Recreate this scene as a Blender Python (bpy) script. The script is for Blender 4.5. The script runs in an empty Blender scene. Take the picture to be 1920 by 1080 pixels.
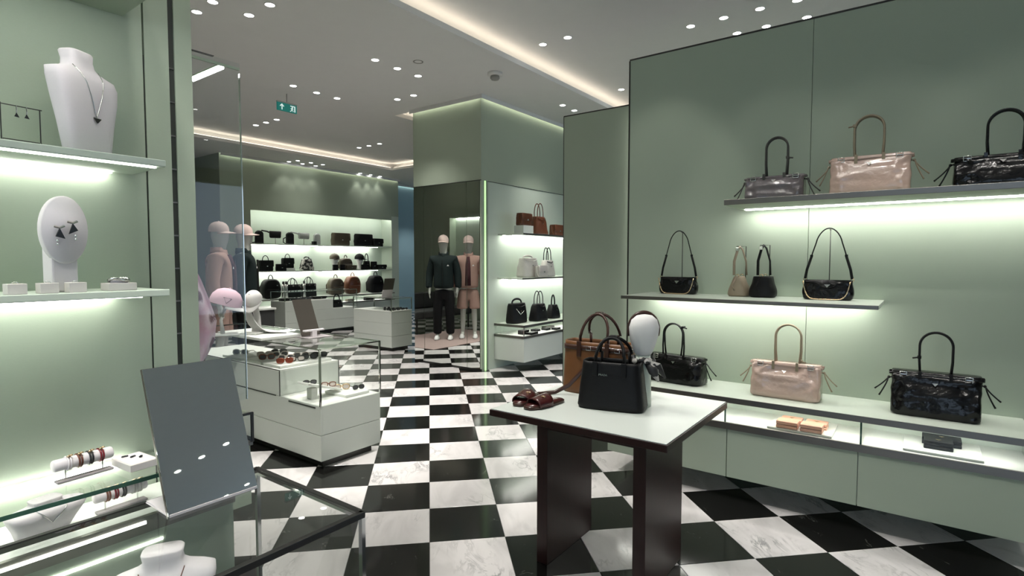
import bpy, math, random
from mathutils import Vector, Matrix, noise
PI = math.pi
S = bpy.context.scene
COL = S.collection
random.seed(7)

# ---------------------------------------------------------------- camera
CAM = Vector((-2.0278, -2.0406, 1.4788))
FW = Vector((0.80264, 0.59441, -0.04945)); FW.normalize()
RT = FW.cross(Vector((0, 0, 1))).normalized()
UP = RT.cross(FW)
cd = bpy.data.cameras.new('camera')
cam = bpy.data.objects.new('camera', cd); COL.objects.link(cam)
cd.sensor_width = 36.0
cd.lens = 1038.98 / 1920 * 36
cd.clip_start = 0.02
cam.matrix_world = Matrix(((RT.x, UP.x, -FW.x, CAM.x), (RT.y, UP.y, -FW.y, CAM.y), (RT.z, UP.z, -FW.z, CAM.z), (0, 0, 0, 1)))
S.camera = cam

# ---------------------------------------------------------------- world, exposure
W = bpy.data.worlds.new('world'); S.world = W; W.use_nodes = True
W.node_tree.nodes['Background'].inputs[0].default_value = (0.62, 0.76, 0.95, 1)
W.node_tree.nodes['Background'].inputs[1].default_value = 2.3
S.view_settings.view_transform = 'Standard'
S.view_settings.look = 'None'
S.view_settings.exposure = 0.22
S.view_settings.gamma = 1.0
S.view_settings.use_curve_mapping = False
S.cycles.transparent_max_bounces = 24
S.cycles.max_bounces = 10
S.cycles.glossy_bounces = 5
S.cycles.caustics_reflective = False
S.cycles.caustics_refractive = False
S.cycles.sample_clamp_indirect = 4.0
# light levels
E_SPOT = 74.0       # each ceiling downlight, watts
L_SHELF = 21.0       # strips under shelves
L_COVE = 4.6        # cove strips
L_LENS = 14.0       # downlight lenses

# ---------------------------------------------------------------- materials
def newmat(name):
    m = bpy.data.materials.new(name); m.use_nodes = True
    nt = m.node_tree
    return m, nt, nt.nodes['Principled BSDF'], nt.nodes['Material Output']

def mat(name, col, rough=0.5, metal=0.0, coat=0.0, spec=0.5, bump=None, var=0.0, stretch=None):
    m, nt, b, out = newmat(name)
    b.inputs['Base Color'].default_value = (*col, 1)
    b.inputs['Roughness'].default_value = rough
    b.inputs['Metallic'].default_value = metal
    b.inputs['Coat Weight'].default_value = coat
    b.inputs['Coat Roughness'].default_value = 0.14
    b.inputs['Specular IOR Level'].default_value = spec
    if bump or var:
        tc = nt.nodes.new('ShaderNodeTexCoord')
        mp = nt.nodes.new('ShaderNodeMapping')
        if stretch: mp.inputs['Scale'].default_value = stretch
        nt.links.new(tc.outputs['Object'], mp.inputs[0])
        nz = nt.nodes.new('ShaderNodeTexNoise')
        nz.inputs['Scale'].default_value = bump[0] if bump else 6.0
        nz.inputs['Detail'].default_value = 4
        nt.links.new(mp.outputs[0], nz.inputs['Vector'])
        if bump:
            bp = nt.nodes.new('ShaderNodeBump')
            bp.inputs['Strength'].default_value = bump[1]
            bp.inputs['Distance'].default_value = bump[2] if len(bump) > 2 else 0.01
            nt.links.new(nz.outputs['Fac'], bp.inputs['Height'])
            nt.links.new(bp.outputs[0], b.inputs['Normal'])
        if var:
            mx = nt.nodes.new('ShaderNodeMix'); mx.data_type = 'RGBA'
            mx.inputs['A'].default_value = (*[c * (1 - var) for c in col], 1)
            mx.inputs['B'].default_value = (*[min(1, c * (1 + var)) for c in col], 1)
            nt.links.new(nz.outputs['Fac'], mx.inputs['Factor'])
            nt.links.new(mx.outputs['Result'], b.inputs['Base Color'])
    return m

def emit(name, col, strength, base=(0.8, 0.8, 0.8)):
    m, nt, b, out = newmat(name)
    b.inputs['Base Color'].default_value = (*base, 1)
    b.inputs['Emission Color'].default_value = (*col, 1)
    b.inputs['Emission Strength'].default_value = strength
    return m

def glass(name, tint=(0.985, 0.992, 0.987), refl=1.0):
    m, nt, b, out = newmat(name)
    nt.nodes.remove(b)
    tr = nt.nodes.new('ShaderNodeBsdfTransparent'); tr.inputs[0].default_value = (*tint, 1)
    gl = nt.nodes.new('ShaderNodeBsdfGlossy'); gl.inputs['Roughness'].default_value = 0.0
    gl.inputs[0].default_value = (refl, refl, refl, 1)
    fr = nt.nodes.new('ShaderNodeFresnel'); fr.inputs[0].default_value = 1.5
    geo = nt.nodes.new('ShaderNodeNewGeometry')
    ml = nt.nodes.new('ShaderNodeMath'); ml.operation = 'SUBTRACT'; ml.inputs[0].default_value = 1.0
    nt.links.new(geo.outputs['Backfacing'], ml.inputs[1])
    mm = nt.nodes.new('ShaderNodeMath'); mm.operation = 'MULTIPLY'
    nt.links.new(fr.outputs[0], mm.inputs[0]); nt.links.new(ml.outputs[0], mm.inputs[1])
    mx = nt.nodes.new('ShaderNodeMixShader')
    nt.links.new(mm.outputs[0], mx.inputs[0]); nt.links.new(tr.outputs[0], mx.inputs[1]); nt.links.new(gl.outputs[0], mx.inputs[2])
    nt.links.new(mx.outputs[0], out.inputs[0])
    return m

def marble(name, base, vein, vein_amt, dark):
    m, nt, b, out = newmat(name)
    L = nt.links.new
    tc = nt.nodes.new('ShaderNodeTexCoord'); oi = nt.nodes.new('ShaderNodeObjectInfo')
    sc = nt.nodes.new('ShaderNodeVectorMath'); sc.operation = 'SCALE'; sc.inputs['Scale'].default_value = 37.0
    cb = nt.nodes.new('ShaderNodeCombineXYZ')
    for i in range(3): L(oi.outputs['Random'], cb.inputs[i])
    L(cb.outputs[0], sc.inputs[0])
    ad = nt.nodes.new('ShaderNodeVectorMath'); ad.operation = 'ADD'
    L(tc.outputs['Object'], ad.inputs[0]); L(sc.outputs[0], ad.inputs[1])
    rot = nt.nodes.new('ShaderNodeMapping'); rot.inputs['Rotation'].default_value = (0, 0, 0.9)
    rot.inputs['Scale'].default_value = (1.0, 2.4, 1.0)
    L(ad.outputs[0], rot.inputs[0])
    n1 = nt.nodes.new('ShaderNodeTexNoise'); n1.inputs['Scale'].default_value = 3.2; n1.inputs['Detail'].default_value = 8; n1.inputs['Roughness'].default_value = 0.62; n1.inputs['Distortion'].default_value = 0.9
    L(rot.outputs[0], n1.inputs['Vector'])
    # thin veins where noise crosses 0.5
    s1 = nt.nodes.new('ShaderNodeMath'); s1.operation = 'SUBTRACT'; s1.inputs[1].default_value = 0.5
    a1 = nt.nodes.new('ShaderNodeMath'); a1.operation = 'ABSOLUTE'
    L(n1.outputs['Fac'], s1.inputs[0]); L(s1.outputs[0], a1.inputs[0])
    r1 = nt.nodes.new('ShaderNodeValToRGB')
    e = r1.color_ramp.elements
    e[0].position = 0.0; e[1].position = 0.035 if not dark else 0.006
    e[0].color = (1, 1, 1, 1); e[1].color = (0, 0, 0, 1)
    L(a1.outputs[0], r1.inputs[0])
    n2 = nt.nodes.new('ShaderNodeTexNoise'); n2.inputs['Scale'].default_value = 4.0 if not dark else 9.0; n2.inputs['Detail'].default_value = 3
    L(ad.outputs[0], n2.inputs['Vector'])
    r2 = nt.nodes.new('ShaderNodeValToRGB'); e = r2.color_ramp.elements
    e[0].position = 0.48 if not dark else 0.58; e[1].position = 0.72
    e[0].color = (0, 0, 0, 1); e[1].color = (1, 1, 1, 1)
    L(n2.outputs['Fac'], r2.inputs[0])
    mu = nt.nodes.new('ShaderNodeMath'); mu.operation = 'MULTIPLY'
    L(r1.outputs[0], mu.inputs[0]); L(r2.outputs[0], mu.inputs[1])
    # soft clouds
    n3 = nt.nodes.new('ShaderNodeTexNoise'); n3.inputs['Scale'].default_value = 2.2; n3.inputs['Detail'].default_value = 5; n3.inputs['Distortion'].default_value = 1.2
    L(rot.outputs[0], n3.inputs['Vector'])
    mc = nt.nodes.new('ShaderNodeMix'); mc.data_type = 'RGBA'
    mc.inputs['A'].default_value = (*[c * (0.84 if not dark else 0.7) for c in base], 1); mc.inputs['B'].default_value = (*base, 1)
    r3 = nt.nodes.new('ShaderNodeValToRGB'); r3.color_ramp.elements[0].position = 0.32; r3.color_ramp.elements[1].position = 0.55
    L(n3.outputs['Fac'], r3.inputs[0]); L(r3.outputs[0], mc.inputs['Factor'])
    mv = nt.nodes.new('ShaderNodeMix'); mv.data_type = 'RGBA'
    L(mc.outputs['Result'], mv.inputs['A']); mv.inputs['B'].default_value = (*vein, 1)
    am = nt.nodes.new('ShaderNodeMath'); am.operation = 'MULTIPLY'; am.inputs[1].default_value = vein_amt
    L(mu.outputs[0], am.inputs[0]); L(am.outputs[0], mv.inputs['Factor'])
    L(mv.outputs['Result'], b.inputs['Base Color'])
    b.inputs['Roughness'].default_value = 0.11 if dark else 0.14
    b.inputs['Specular IOR Level'].default_value = 0.5
    return m

M = {}
GREEN = (0.385, 0.450, 0.358)
M['wall'] = mat('sage_wall', GREEN, 0.75, spec=0.2, bump=(160, 0.12, 0.002), var=0.03, stretch=(1, 1, 6))
M['wall_light'] = mat('pale_panel', (0.57, 0.65, 0.56), 0.6, spec=0.3, var=0.03)
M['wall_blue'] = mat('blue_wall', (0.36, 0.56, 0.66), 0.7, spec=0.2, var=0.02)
M['cabinet'] = mat('cabinet_lacquer', (0.60, 0.645, 0.60), 0.4, spec=0.4, var=0.02)
M['counter'] = mat('counter_pale', (0.62, 0.68, 0.60), 0.3, spec=0.5, var=0.02)
M['deck'] = mat('deck_white', (0.80, 0.82, 0.78), 0.4, var=0.01)
M['ceiling'] = mat('ceiling_paint', (0.79, 0.80, 0.785), 0.85, spec=0.15, var=0.02)
M['steel'] = mat('brushed_steel', (0.20, 0.19, 0.175), 0.38, 1.0, bump=(40, 0.03, 0.001), stretch=(1, 30, 1))
M['chrome'] = mat('polished_chrome', (0.72, 0.73, 0.72), 0.07, 1.0, var=0.02)
M['darkmetal'] = mat('dark_metal', (0.05, 0.05, 0.048), 0.35, 0.7, var=0.05)
M['groove'] = mat('dark_groove', (0.03, 0.035, 0.03), 0.7, var=0.05)
M['wood'] = mat('dark_mahogany', (0.020, 0.0055, 0.005), 0.38, coat=0.08, spec=0.35, bump=(14, 0.05, 0.002), var=0.45, stretch=(8, 8, 0.7))
M['table_top'] = mat('pale_tabletop', (0.62, 0.665, 0.63), 0.34, var=0.015)
M['glass'] = glass('clear_glass')
M['glass_dark'] = glass('shop_glass', (0.95, 0.97, 0.97), 1.0)
M['glass_edge'] = mat('glass_edge', (0.05, 0.12, 0.09), 0.15, var=0.05)
M['mirror'] = mat('mirror_silver', (0.82, 0.86, 0.83), 0.012, 1.0)
M['mirror_dark'] = mat('bronze_back', (0.13, 0.115, 0.10), 0.30, 0.6, var=0.1)
M['led'] = emit('led_strip', (1.0, 0.975, 0.93), L_SHELF)
M['led_jewel'] = emit('led_strip_jewel', (1.0, 0.985, 0.92), L_SHELF*0.60)
M['led_slot'] = emit('led_slot', (1.0, 0.97, 0.80), L_SHELF*0.16)
M['led_drawer'] = emit('led_strip_drawer', (1.0, 0.985, 0.92), L_SHELF*0.75)
M['led_soft'] = emit('led_strip_soft', (1.0, 0.985, 0.92), L_SHELF*0.33)
M['led_green'] = emit('led_greenish', (0.55, 1.0, 0.36), 0.9)
M['led_cove'] = emit('led_cove', (1.0, 0.84, 0.68), L_COVE)
M['lens'] = emit('lamp_lens', (1.0, 1.0, 0.95), L_LENS)
M['white_trim'] = mat('white_trim', (0.75, 0.75, 0.73), 0.5, var=0.02)
M['marble_white'] = marble('white_marble', (0.74, 0.71, 0.71), (0.16, 0.16, 0.17), 0.75, False)
M['marble_black'] = marble('black_marble', (0.0085, 0.0085, 0.008), (0.30, 0.30, 0.27), 0.8, True)
M['grout'] = mat('grout', (0.10, 0.10, 0.10), 0.8, var=0.1)
def leather(name, col, rough, coat=0.0, crinkle=0.25, sc=26, metal=0.0, spec=0.35, dist=0.006):
    return mat(name, col, rough, metal, coat, spec, bump=(sc, crinkle, dist), var=0.08)
M['black_patent'] = leather('black_patent_leather', (0.004, 0.004, 0.0045), 0.22, 0.0, 0.6, 8, 0.0, 0.34, 0.03)
M['black_leather'] = leather('black_leather', (0.0065, 0.0065, 0.007), 0.5, 0.0, 0.2, 60, 0.0, 0.22)
M['taupe_patent'] = leather('taupe_glazed_leather', (0.52, 0.375, 0.315), 0.24, 1.0, 0.6, 8, 0.0, 0.45, 0.03)
M['pewter_patent'] = leather('pewter_glazed_leather', (0.13, 0.11, 0.118), 0.22, 1.0, 0.6, 9, 0.0, 0.45, 0.03)
M['taupe_leather'] = leather('taupe_leather', (0.27, 0.215, 0.155), 0.4, 0.1, 0.15, 50)
M['olive_trim'] = leather('olive_trim_leather', (0.29, 0.24, 0.165), 0.4, 0.1, 0.1, 50)
M['pewter_trim'] = leather('pewter_trim_leather', (0.06, 0.058, 0.052), 0.35, 0.2, 0.1, 50)
M['brown_leather'] = leather('caramel_brown_leather', (0.15, 0.062, 0.022), 0.45, 0.05, 0.15, 50)
M['chestnut'] = leather('chestnut_leather', (0.13, 0.045, 0.022), 0.36, 0.15, 0.2, 40)
M['darkbrown'] = leather('dark_brown_leather', (0.045, 0.018, 0.012), 0.35, 0.2, 0.15, 40)
M['oxblood'] = leather('oxblood_leather', (0.06, 0.012, 0.012), 0.25, 0.3, 0.12, 40)
M['olive_leather'] = leather('olive_brown_leather', (0.085, 0.066, 0.045), 0.4, 0.1, 0.2, 30)
M['white_leather'] = leather('off_white_leather', (0.62, 0.59, 0.55), 0.4, 0.1, 0.2, 40)
M['grey_leather'] = leather('grey_nylon', (0.32, 0.33, 0.32), 0.5, 0.0, 0.2, 40)
M['peach_leather'] = leather('peach_leather', (0.62, 0.34, 0.24), 0.35, 0.2, 0.1, 50)
M['lining'] = mat('dark_lining', (0.02, 0.012, 0.01), 0.9, var=0.1)
M['gold'] = mat('gold_metal', (0.80, 0.58, 0.36), 0.2, 1.0, var=0.03)
M['silver'] = mat('silver_metal', (0.80, 0.80, 0.78), 0.15, 1.0, var=0.02)
M['velvet'] = mat('white_velvet', (0.80, 0.755, 0.78), 0.85, spec=0.1, bump=(300, 0.05, 0.001), var=0.02)
M['beige_box'] = mat('cream_suede', (0.72, 0.68, 0.66), 0.85, spec=0.1, bump=(300, 0.05, 0.001), var=0.02)
M['grey_base'] = mat('taupe_suede_base', (0.36, 0.33, 0.34), 0.85, var=0.04)
M['jet'] = mat('jet_stone', (0.010, 0.010, 0.011), 0.4, var=0.2)
M['red'] = mat('red_enamel', (0.18, 0.012, 0.02), 0.25, var=0.1)
M['rosewood'] = mat('brown_enamel', (0.14, 0.045, 0.025), 0.3, var=0.1)
M['tortoise'] = mat('tortoise_acetate', (0.20, 0.035, 0.015), 0.15, var=0.6, bump=(50, 0.0, 0.001))
M['black_acetate'] = mat('black_acetate', (0.012, 0.012, 0.012), 0.12, var=0.1)
M['clear_acetate'] = mat('pale_acetate', (0.60, 0.54, 0.50), 0.15, var=0.1)
M['white_acetate'] = mat('white_acetate', (0.80, 0.79, 0.77), 0.2, var=0.02)
M['lensdark'] = mat('tinted_lens', (0.05, 0.05, 0.06), 0.05, var=0.1)
M['mannequin'] = mat('mannequin_skin', (0.46, 0.47, 0.43), 0.45, var=0.02)
M['navy_cloth'] = mat('black_green_cloth', (0.012, 0.020, 0.020), 0.8, spec=0.2, bump=(24, 0.25, 0.01), var=0.1)
M['black_cloth'] = mat('black_cloth', (0.010, 0.010, 0.011), 0.85, spec=0.2, bump=(24, 0.2, 0.01), var=0.1)
M['pink_cloth'] = mat('dusty_pink_cloth', (0.40, 0.255, 0.215), 0.8, spec=0.2, bump=(24, 0.2, 0.01), var=0.06)
M['maroon_cloth'] = mat('maroon_cloth', (0.05, 0.012, 0.016), 0.85, bump=(24, 0.2, 0.01), var=0.1)
M['cap_pink'] = mat('pale_pink_cotton', (0.66, 0.52, 0.48), 0.85, spec=0.15, bump=(60, 0.1, 0.003), var=0.03)
M['white_cloth'] = mat('white_cotton', (0.78, 0.77, 0.76), 0.8, spec=0.2, bump=(60, 0.1, 0.003), var=0.02)
M['sofa'] = mat('charcoal_upholstery', (0.04, 0.042, 0.042), 0.85, bump=(120, 0.1, 0.002), var=0.1)
M['rug'] = mat('rose_rug', (0.34, 0.26, 0.245), 0.95, spec=0.05, bump=(260, 0.25, 0.004), var=0.06)
M['sign_green'] = emit('sign_teal', (0.0, 0.09, 0.075), 1.0, (0.005, 0.06, 0.05))
M['sign_white'] = emit('sign_white', (0.75, 0.95, 0.9), 0.55)
M['grey_plastic'] = mat('grey_plastic', (0.30, 0.30, 0.28), 0.5, var=0.03)
def scarfmat():
    m, nt, b, out = newmat('printed_silk')
    tc = nt.nodes.new('ShaderNodeTexCoord')
    v = nt.nodes.new('ShaderNodeTexVoronoi'); v.inputs['Scale'].default_value = 11
    nz = nt.nodes.new('ShaderNodeTexNoise'); nz.inputs['Scale'].default_value = 30; nz.inputs['Detail'].default_value = 3
    mx = nt.nodes.new('ShaderNodeVectorMath'); mx.operation = 'MULTIPLY_ADD'; mx.inputs[1].default_value = (0.03, 0.03, 0.03)
    nt.links.new(nz.outputs['Color'], mx.inputs[0]); nt.links.new(tc.outputs['Object'], mx.inputs[2])
    nt.links.new(mx.outputs[0], v.inputs['Vector'])
    r = nt.nodes.new('ShaderNodeValToRGB'); e = r.color_ramp.elements
    e[0].position = 0.20; e[0].color = (0.16, 0.08, 0.10, 1)
    e[1].position = 0.30; e[1].color = (0.66, 0.52, 0.56, 1)
    k = e.new(0.62); k.color = (0.58, 0.34, 0.42, 1)
    nt.links.new(v.outputs['Distance'], r.inputs[0]); nt.links.new(r.outputs[0], b.inputs['Base Color'])
    b.inputs['Roughness'].default_value = 0.5
    return m
M['scarf'] = scarfmat()
def patchmat():
    m, nt, b, out = newmat('black_white_print')
    tc = nt.nodes.new('ShaderNodeTexCoord')
    v = nt.nodes.new('ShaderNodeTexNoise'); v.inputs['Scale'].default_value = 14
    r = nt.nodes.new('ShaderNodeValToRGB'); r.color_ramp.interpolation = 'CONSTANT'
    r.color_ramp.elements[0].color = (0.02, 0.02, 0.02, 1); r.color_ramp.elements[1].position = 0.54; r.color_ramp.elements[1].color = (0.5, 0.48, 0.45, 1)
    nt.links.new(tc.outputs['Object'], v.inputs['Vector']); nt.links.new(v.outputs['Fac'], r.inputs[0]); nt.links.new(r.outputs[0], b.inputs['Base Color'])
    b.inputs['Roughness'].default_value = 0.5
    return m
M['print'] = patchmat()

# ---------------------------------------------------------------- helpers
class MB:
    def __init__(s, mx=None): s.v = []; s.f = []; s.mx = mx or Matrix()
    def _add(s, vs, fs):
        o = len(s.v)
        s.v += [tuple(s.mx @ Vector(p)) for p in vs]
        s.f += [tuple(o + i for i in f) for f in fs]
        return s
    def box(s, x0, x1, y0, y1, z0, z1):
        x0, x1 = min(x0, x1), max(x0, x1); y0, y1 = min(y0, y1), max(y0, y1); z0, z1 = min(z0, z1), max(z0, z1)
        return s._add([(x0,y0,z0),(x1,y0,z0),(x1,y1,z0),(x0,y1,z0),(x0,y0,z1),(x1,y0,z1),(x1,y1,z1),(x0,y1,z1)],
                      [(0,3,2,1),(4,5,6,7),(0,1,5,4),(1,2,6,5),(2,3,7,6),(3,0,4,7)])
    def cb(s, c, d): return s.box(c[0]-d[0]/2, c[0]+d[0]/2, c[1]-d[1]/2, c[1]+d[1]/2, c[2]-d[2]/2, c[2]+d[2]/2)
    def quad(s, a, b, c, d): return s._add([a,b,c,d], [(0,1,2,3)])
    def poly(s, pts, off):
        n = len(pts); off = Vector(off)
        vs = [Vector(p) for p in pts]
        return s._add(vs + [v + off for v in vs], [tuple(range(n))[::-1], tuple(range(n, 2*n))] + [(i, (i+1) % n, n+(i+1) % n, n+i) for i in range(n)])
    def grid(s, rows):
        n = len(rows[0])
        return s._add([p for r in rows for p in r], [(k*n+i, k*n+i+1, (k+1)*n+i+1, (k+1)*n+i) for k in range(len(rows)-1) for i in range(n-1)])
    def rings(s, R, cap0=True, cap1=True, close=False):
        n = len(R[0]); vs = [p for r in R for p in r]; fs = []
        m = len(R)
        for k in range(m if close else m-1):
            for i in range(n):
                a = k*n+i; b = k*n+(i+1) % n; c = ((k+1) % m)*n+(i+1) % n; d = ((k+1) % m)*n+i
                fs.append((a,b,c,d))
        if not close:
            if cap0: fs.append(tuple(range(n))[::-1])
            if cap1: fs.append(tuple((m-1)*n+i for i in range(n)))
        return s._add(vs, fs)
    def tube(s, pts, r, seg=8, closed=False, flat=1.0, caps=True):
        P = [Vector(p) for p in pts]; n = len(P)
        rr = r if isinstance(r, (list, tuple)) else [r]*n
        R = []; up = None
        for i in range(n):
            a = P[(i-1) % n] if (closed or i) else P[0]; b = P[(i+1) % n] if (closed or i < n-1) else P[-1]
            t = (b-a)
            if t.length < 1e-9: t = Vector((0,0,1))
            t.normalize()
            if up is None:
                up = Vector((0,1,0)) if abs(t.y) < 0.8 else Vector((1,0,0))
            up = (up - t*up.dot(t))
            if up.length < 1e-6: up = Vector((1,0,0)) - t*t.x
            up.normalize(); sd = t.cross(up)
            R.append([P[i] + (up*math.cos(q)*flat + sd*math.sin(q))*rr[i] for q in [2*PI*k/seg for k in range(seg)]])
        return s.rings(R, caps, caps, closed)
    def lathe(s, prof, seg=24, c=(0,0,0), sx=1.0, sy=1.0):
        R = [[(c[0]+max(r,1e-4)*sx*math.cos(q), c[1]+max(r,1e-4)*sy*math.sin(q), c[2]+z) for q in [2*PI*k/seg for k in range(seg)]] for r, z in prof]
        return s.rings(R)
    def super(s, spec, n=4.0, seg=36, nz=None):
        # spec: (z, a, b, xo, yo) rounded-rectangle rings; nz(p)->outward offset
        R = []
        for sp in spec:
            z, a, b = sp[:3]; xo = sp[3] if len(sp) > 3 else 0; yo = sp[4] if len(sp) > 4 else 0
            ring = []
            for k in range(seg):
                q = 2*PI*(k+0.5)/seg; c = math.cos(q); d = math.sin(q)
                x = a*math.copysign(abs(c)**(2/n), c); y = b*math.copysign(abs(d)**(2/n), d)
                p = Vector((x+xo, y+yo, z))
                if nz:
                    o = nz(p); l = Vector((c**3*b, d*a, 0)); l.normalize()
                    l.x *= 0.35
                    p = p + l*o
                ring.append(p)
            R.append(ring)
        return s.rings(R)
    def build(s, name, m, parent=None, smooth=False, bevel=0.0, kind=None, label=None):
        me = bpy.data.meshes.new(name); me.from_pydata(s.v, [], s.f); me.update()
        me.materials.append(M[m] if isinstance(m, str) else m)
        if smooth: me.polygons.foreach_set('use_smooth', [True]*len(me.polygons))
        o = bpy.data.objects.new(name, me); COL.objects.link(o)
        if parent: o.parent = parent
        if bevel:
            b = o.modifiers.new('bevel', 'BEVEL'); b.width = bevel; b.segments = 2; b.limit_method = 'ANGLE'
        if kind: o['kind'] = kind
        if label: o['label'] = label
        return o

def flat_caps(o):
    return o
def tag(o, label, cat, group=None):
    o['label'] = label; o['category'] = cat
    if group: o['group'] = group
    return o
def thing(name, label, cat, loc=(0,0,0), rz=0.0, group=None, scale=1.0):
    o = bpy.data.objects.new(name, None); COL.objects.link(o)
    o.location = loc; o.rotation_euler = (0,0,rz); o.empty_display_size = 0.05
    if scale != 1.0: o.scale = (scale,)*3
    return tag(o, label, cat, group)
def structure(name, loc=(0,0,0)):
    o = bpy.data.objects.new(name, None); COL.objects.link(o); o.location = loc; o['kind'] = 'structure'; o.empty_display_size = 0.1
    return o
def dup(root, loc, rz, label, group=None):
    r = root.copy(); COL.objects.link(r); r.location = loc; r.rotation_euler = (0,0,rz); r['label'] = label
    if group: r['group'] = group
    for ch in list(root.children):
        if ch.type == 'LIGHT': continue
        c = ch.copy(); COL.objects.link(c); c.parent = r
        for g in list(ch.children):
            d = g.copy(); COL.objects.link(d); d.parent = c
    return r
def arch(x, y, z0, z1, hw, n=18, top=None, lean=0.0):
    # inverted-U path: straight sides then a round top
    r = hw; pts = [(x-hw*0.92, y, z0)]
    zt = z1 - r*1.05
    pts.append((x-hw, y+lean*0.5, (z0+zt)/2))
    for k in range(n+1):
        a = PI - PI*k/n
        pts.append((x+hw*math.cos(a), y+lean, zt + r*1.05*math.sin(a)))
    pts.append((x+hw, y+lean*0.5, (z0+zt)/2)); pts.append((x+hw*0.92, y, z0))
    return pts
# ================================================================ SETTING
T = 0.4
SQ = 2 ** -0.5
def tile_w(u, v):      # tile grid (45 degrees to the fixtures) -> world
    return ((u+v)*SQ, (-u+v)*SQ)
floor = structure('floor')
MB().box(-8, 14, -13, 15, -0.06, -0.012).build('floor_bed', 'grout', floor)
def tile_mesh(name, m):
    h = T/2 - 0.0009; c = 0.0012
    b = MB()
    z1 = 0.0
    lo = [(-h,-h),(h,-h),(h,h),(-h,h)]; hi = [(-h+c,-h+c),(h-c,-h+c),(h-c,h-c),(-h+c,h-c)]
    b._add([(x,y,-0.012) for x,y in lo]+[(x,y,z1-c) for x,y in lo]+[(x,y,z1) for x,y in hi],
           [(0,1,5,4),(1,2,6,5),(2,3,7,6),(3,0,4,7),(4,5,9,8),(5,6,10,9),(6,7,11,10),(7,4,8,11),(8,9,10,11)])
    me = bpy.data.meshes.new(name); me.from_pydata(b.v, [], b.f); me.update(); me.materials.append(M[m])
    return me
tmesh = (tile_mesh('black_tile', 'marble_black'), tile_mesh('white_tile', 'marble_white'))
cells = []
for i in range(-40, 48):
    for j in range(-40, 40):
        x, y = tile_w((i+0.5)*T, (j+0.5)*T)
        if not (-6.9 < x < 13.8 and -11.8 < y < 13.8): continue
        d = Vector((x, y, 0)) - CAM; dep = d.dot(FW)
        vis = 0
        if dep > 0.4:
            sx = 960 + 1039*d.dot(RT)/dep; sy = 540 - 1039*d.dot(UP)/dep
            if -90 < sx < 2010 and 420 < sy < 1190: vis = 1
        blocked = (x > 2.15 and y < 0.2) or (x < -1.35 and y > -0.3) or (y > 9.5 and x > 3.5)
        cells.append((0 if (vis and not blocked) else 1, d.length, i, j, x, y))
cells.sort()
rest = {0: MB(), 1: MB()}
for k, (nv, dist, i, j, x, y) in enumerate(cells):
    col = (i + j) % 2
    if k < 300:
        o = bpy.data.objects.new('tile', tmesh[col]); COL.objects.link(o)
        o.parent = floor; o.location = (x, y, 0); o.rotation_euler = (0, 0, PI/4)
    else:
        h = (T/2-0.0009)
        P = [(x+h*a*SQ-h*b*SQ, y+h*a*SQ+h*b*SQ, 0.0) for a, b in ((-1,-1),(1,-1),(1,1),(-1,1))]
        rest[col].quad(*P)
b = rest[0]; n0 = len(b.f); ov = len(b.v)
b.v += rest[1].v; b.f += [tuple(ov+q for q in f) for f in rest[1].f]
o = b.build('far_tiles', 'marble_black', floor, kind='stuff')
o.data.materials.append(M['marble_white'])
for p in o.data.polygons: p.material_index = 0 if p.index < n0 else 1

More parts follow.
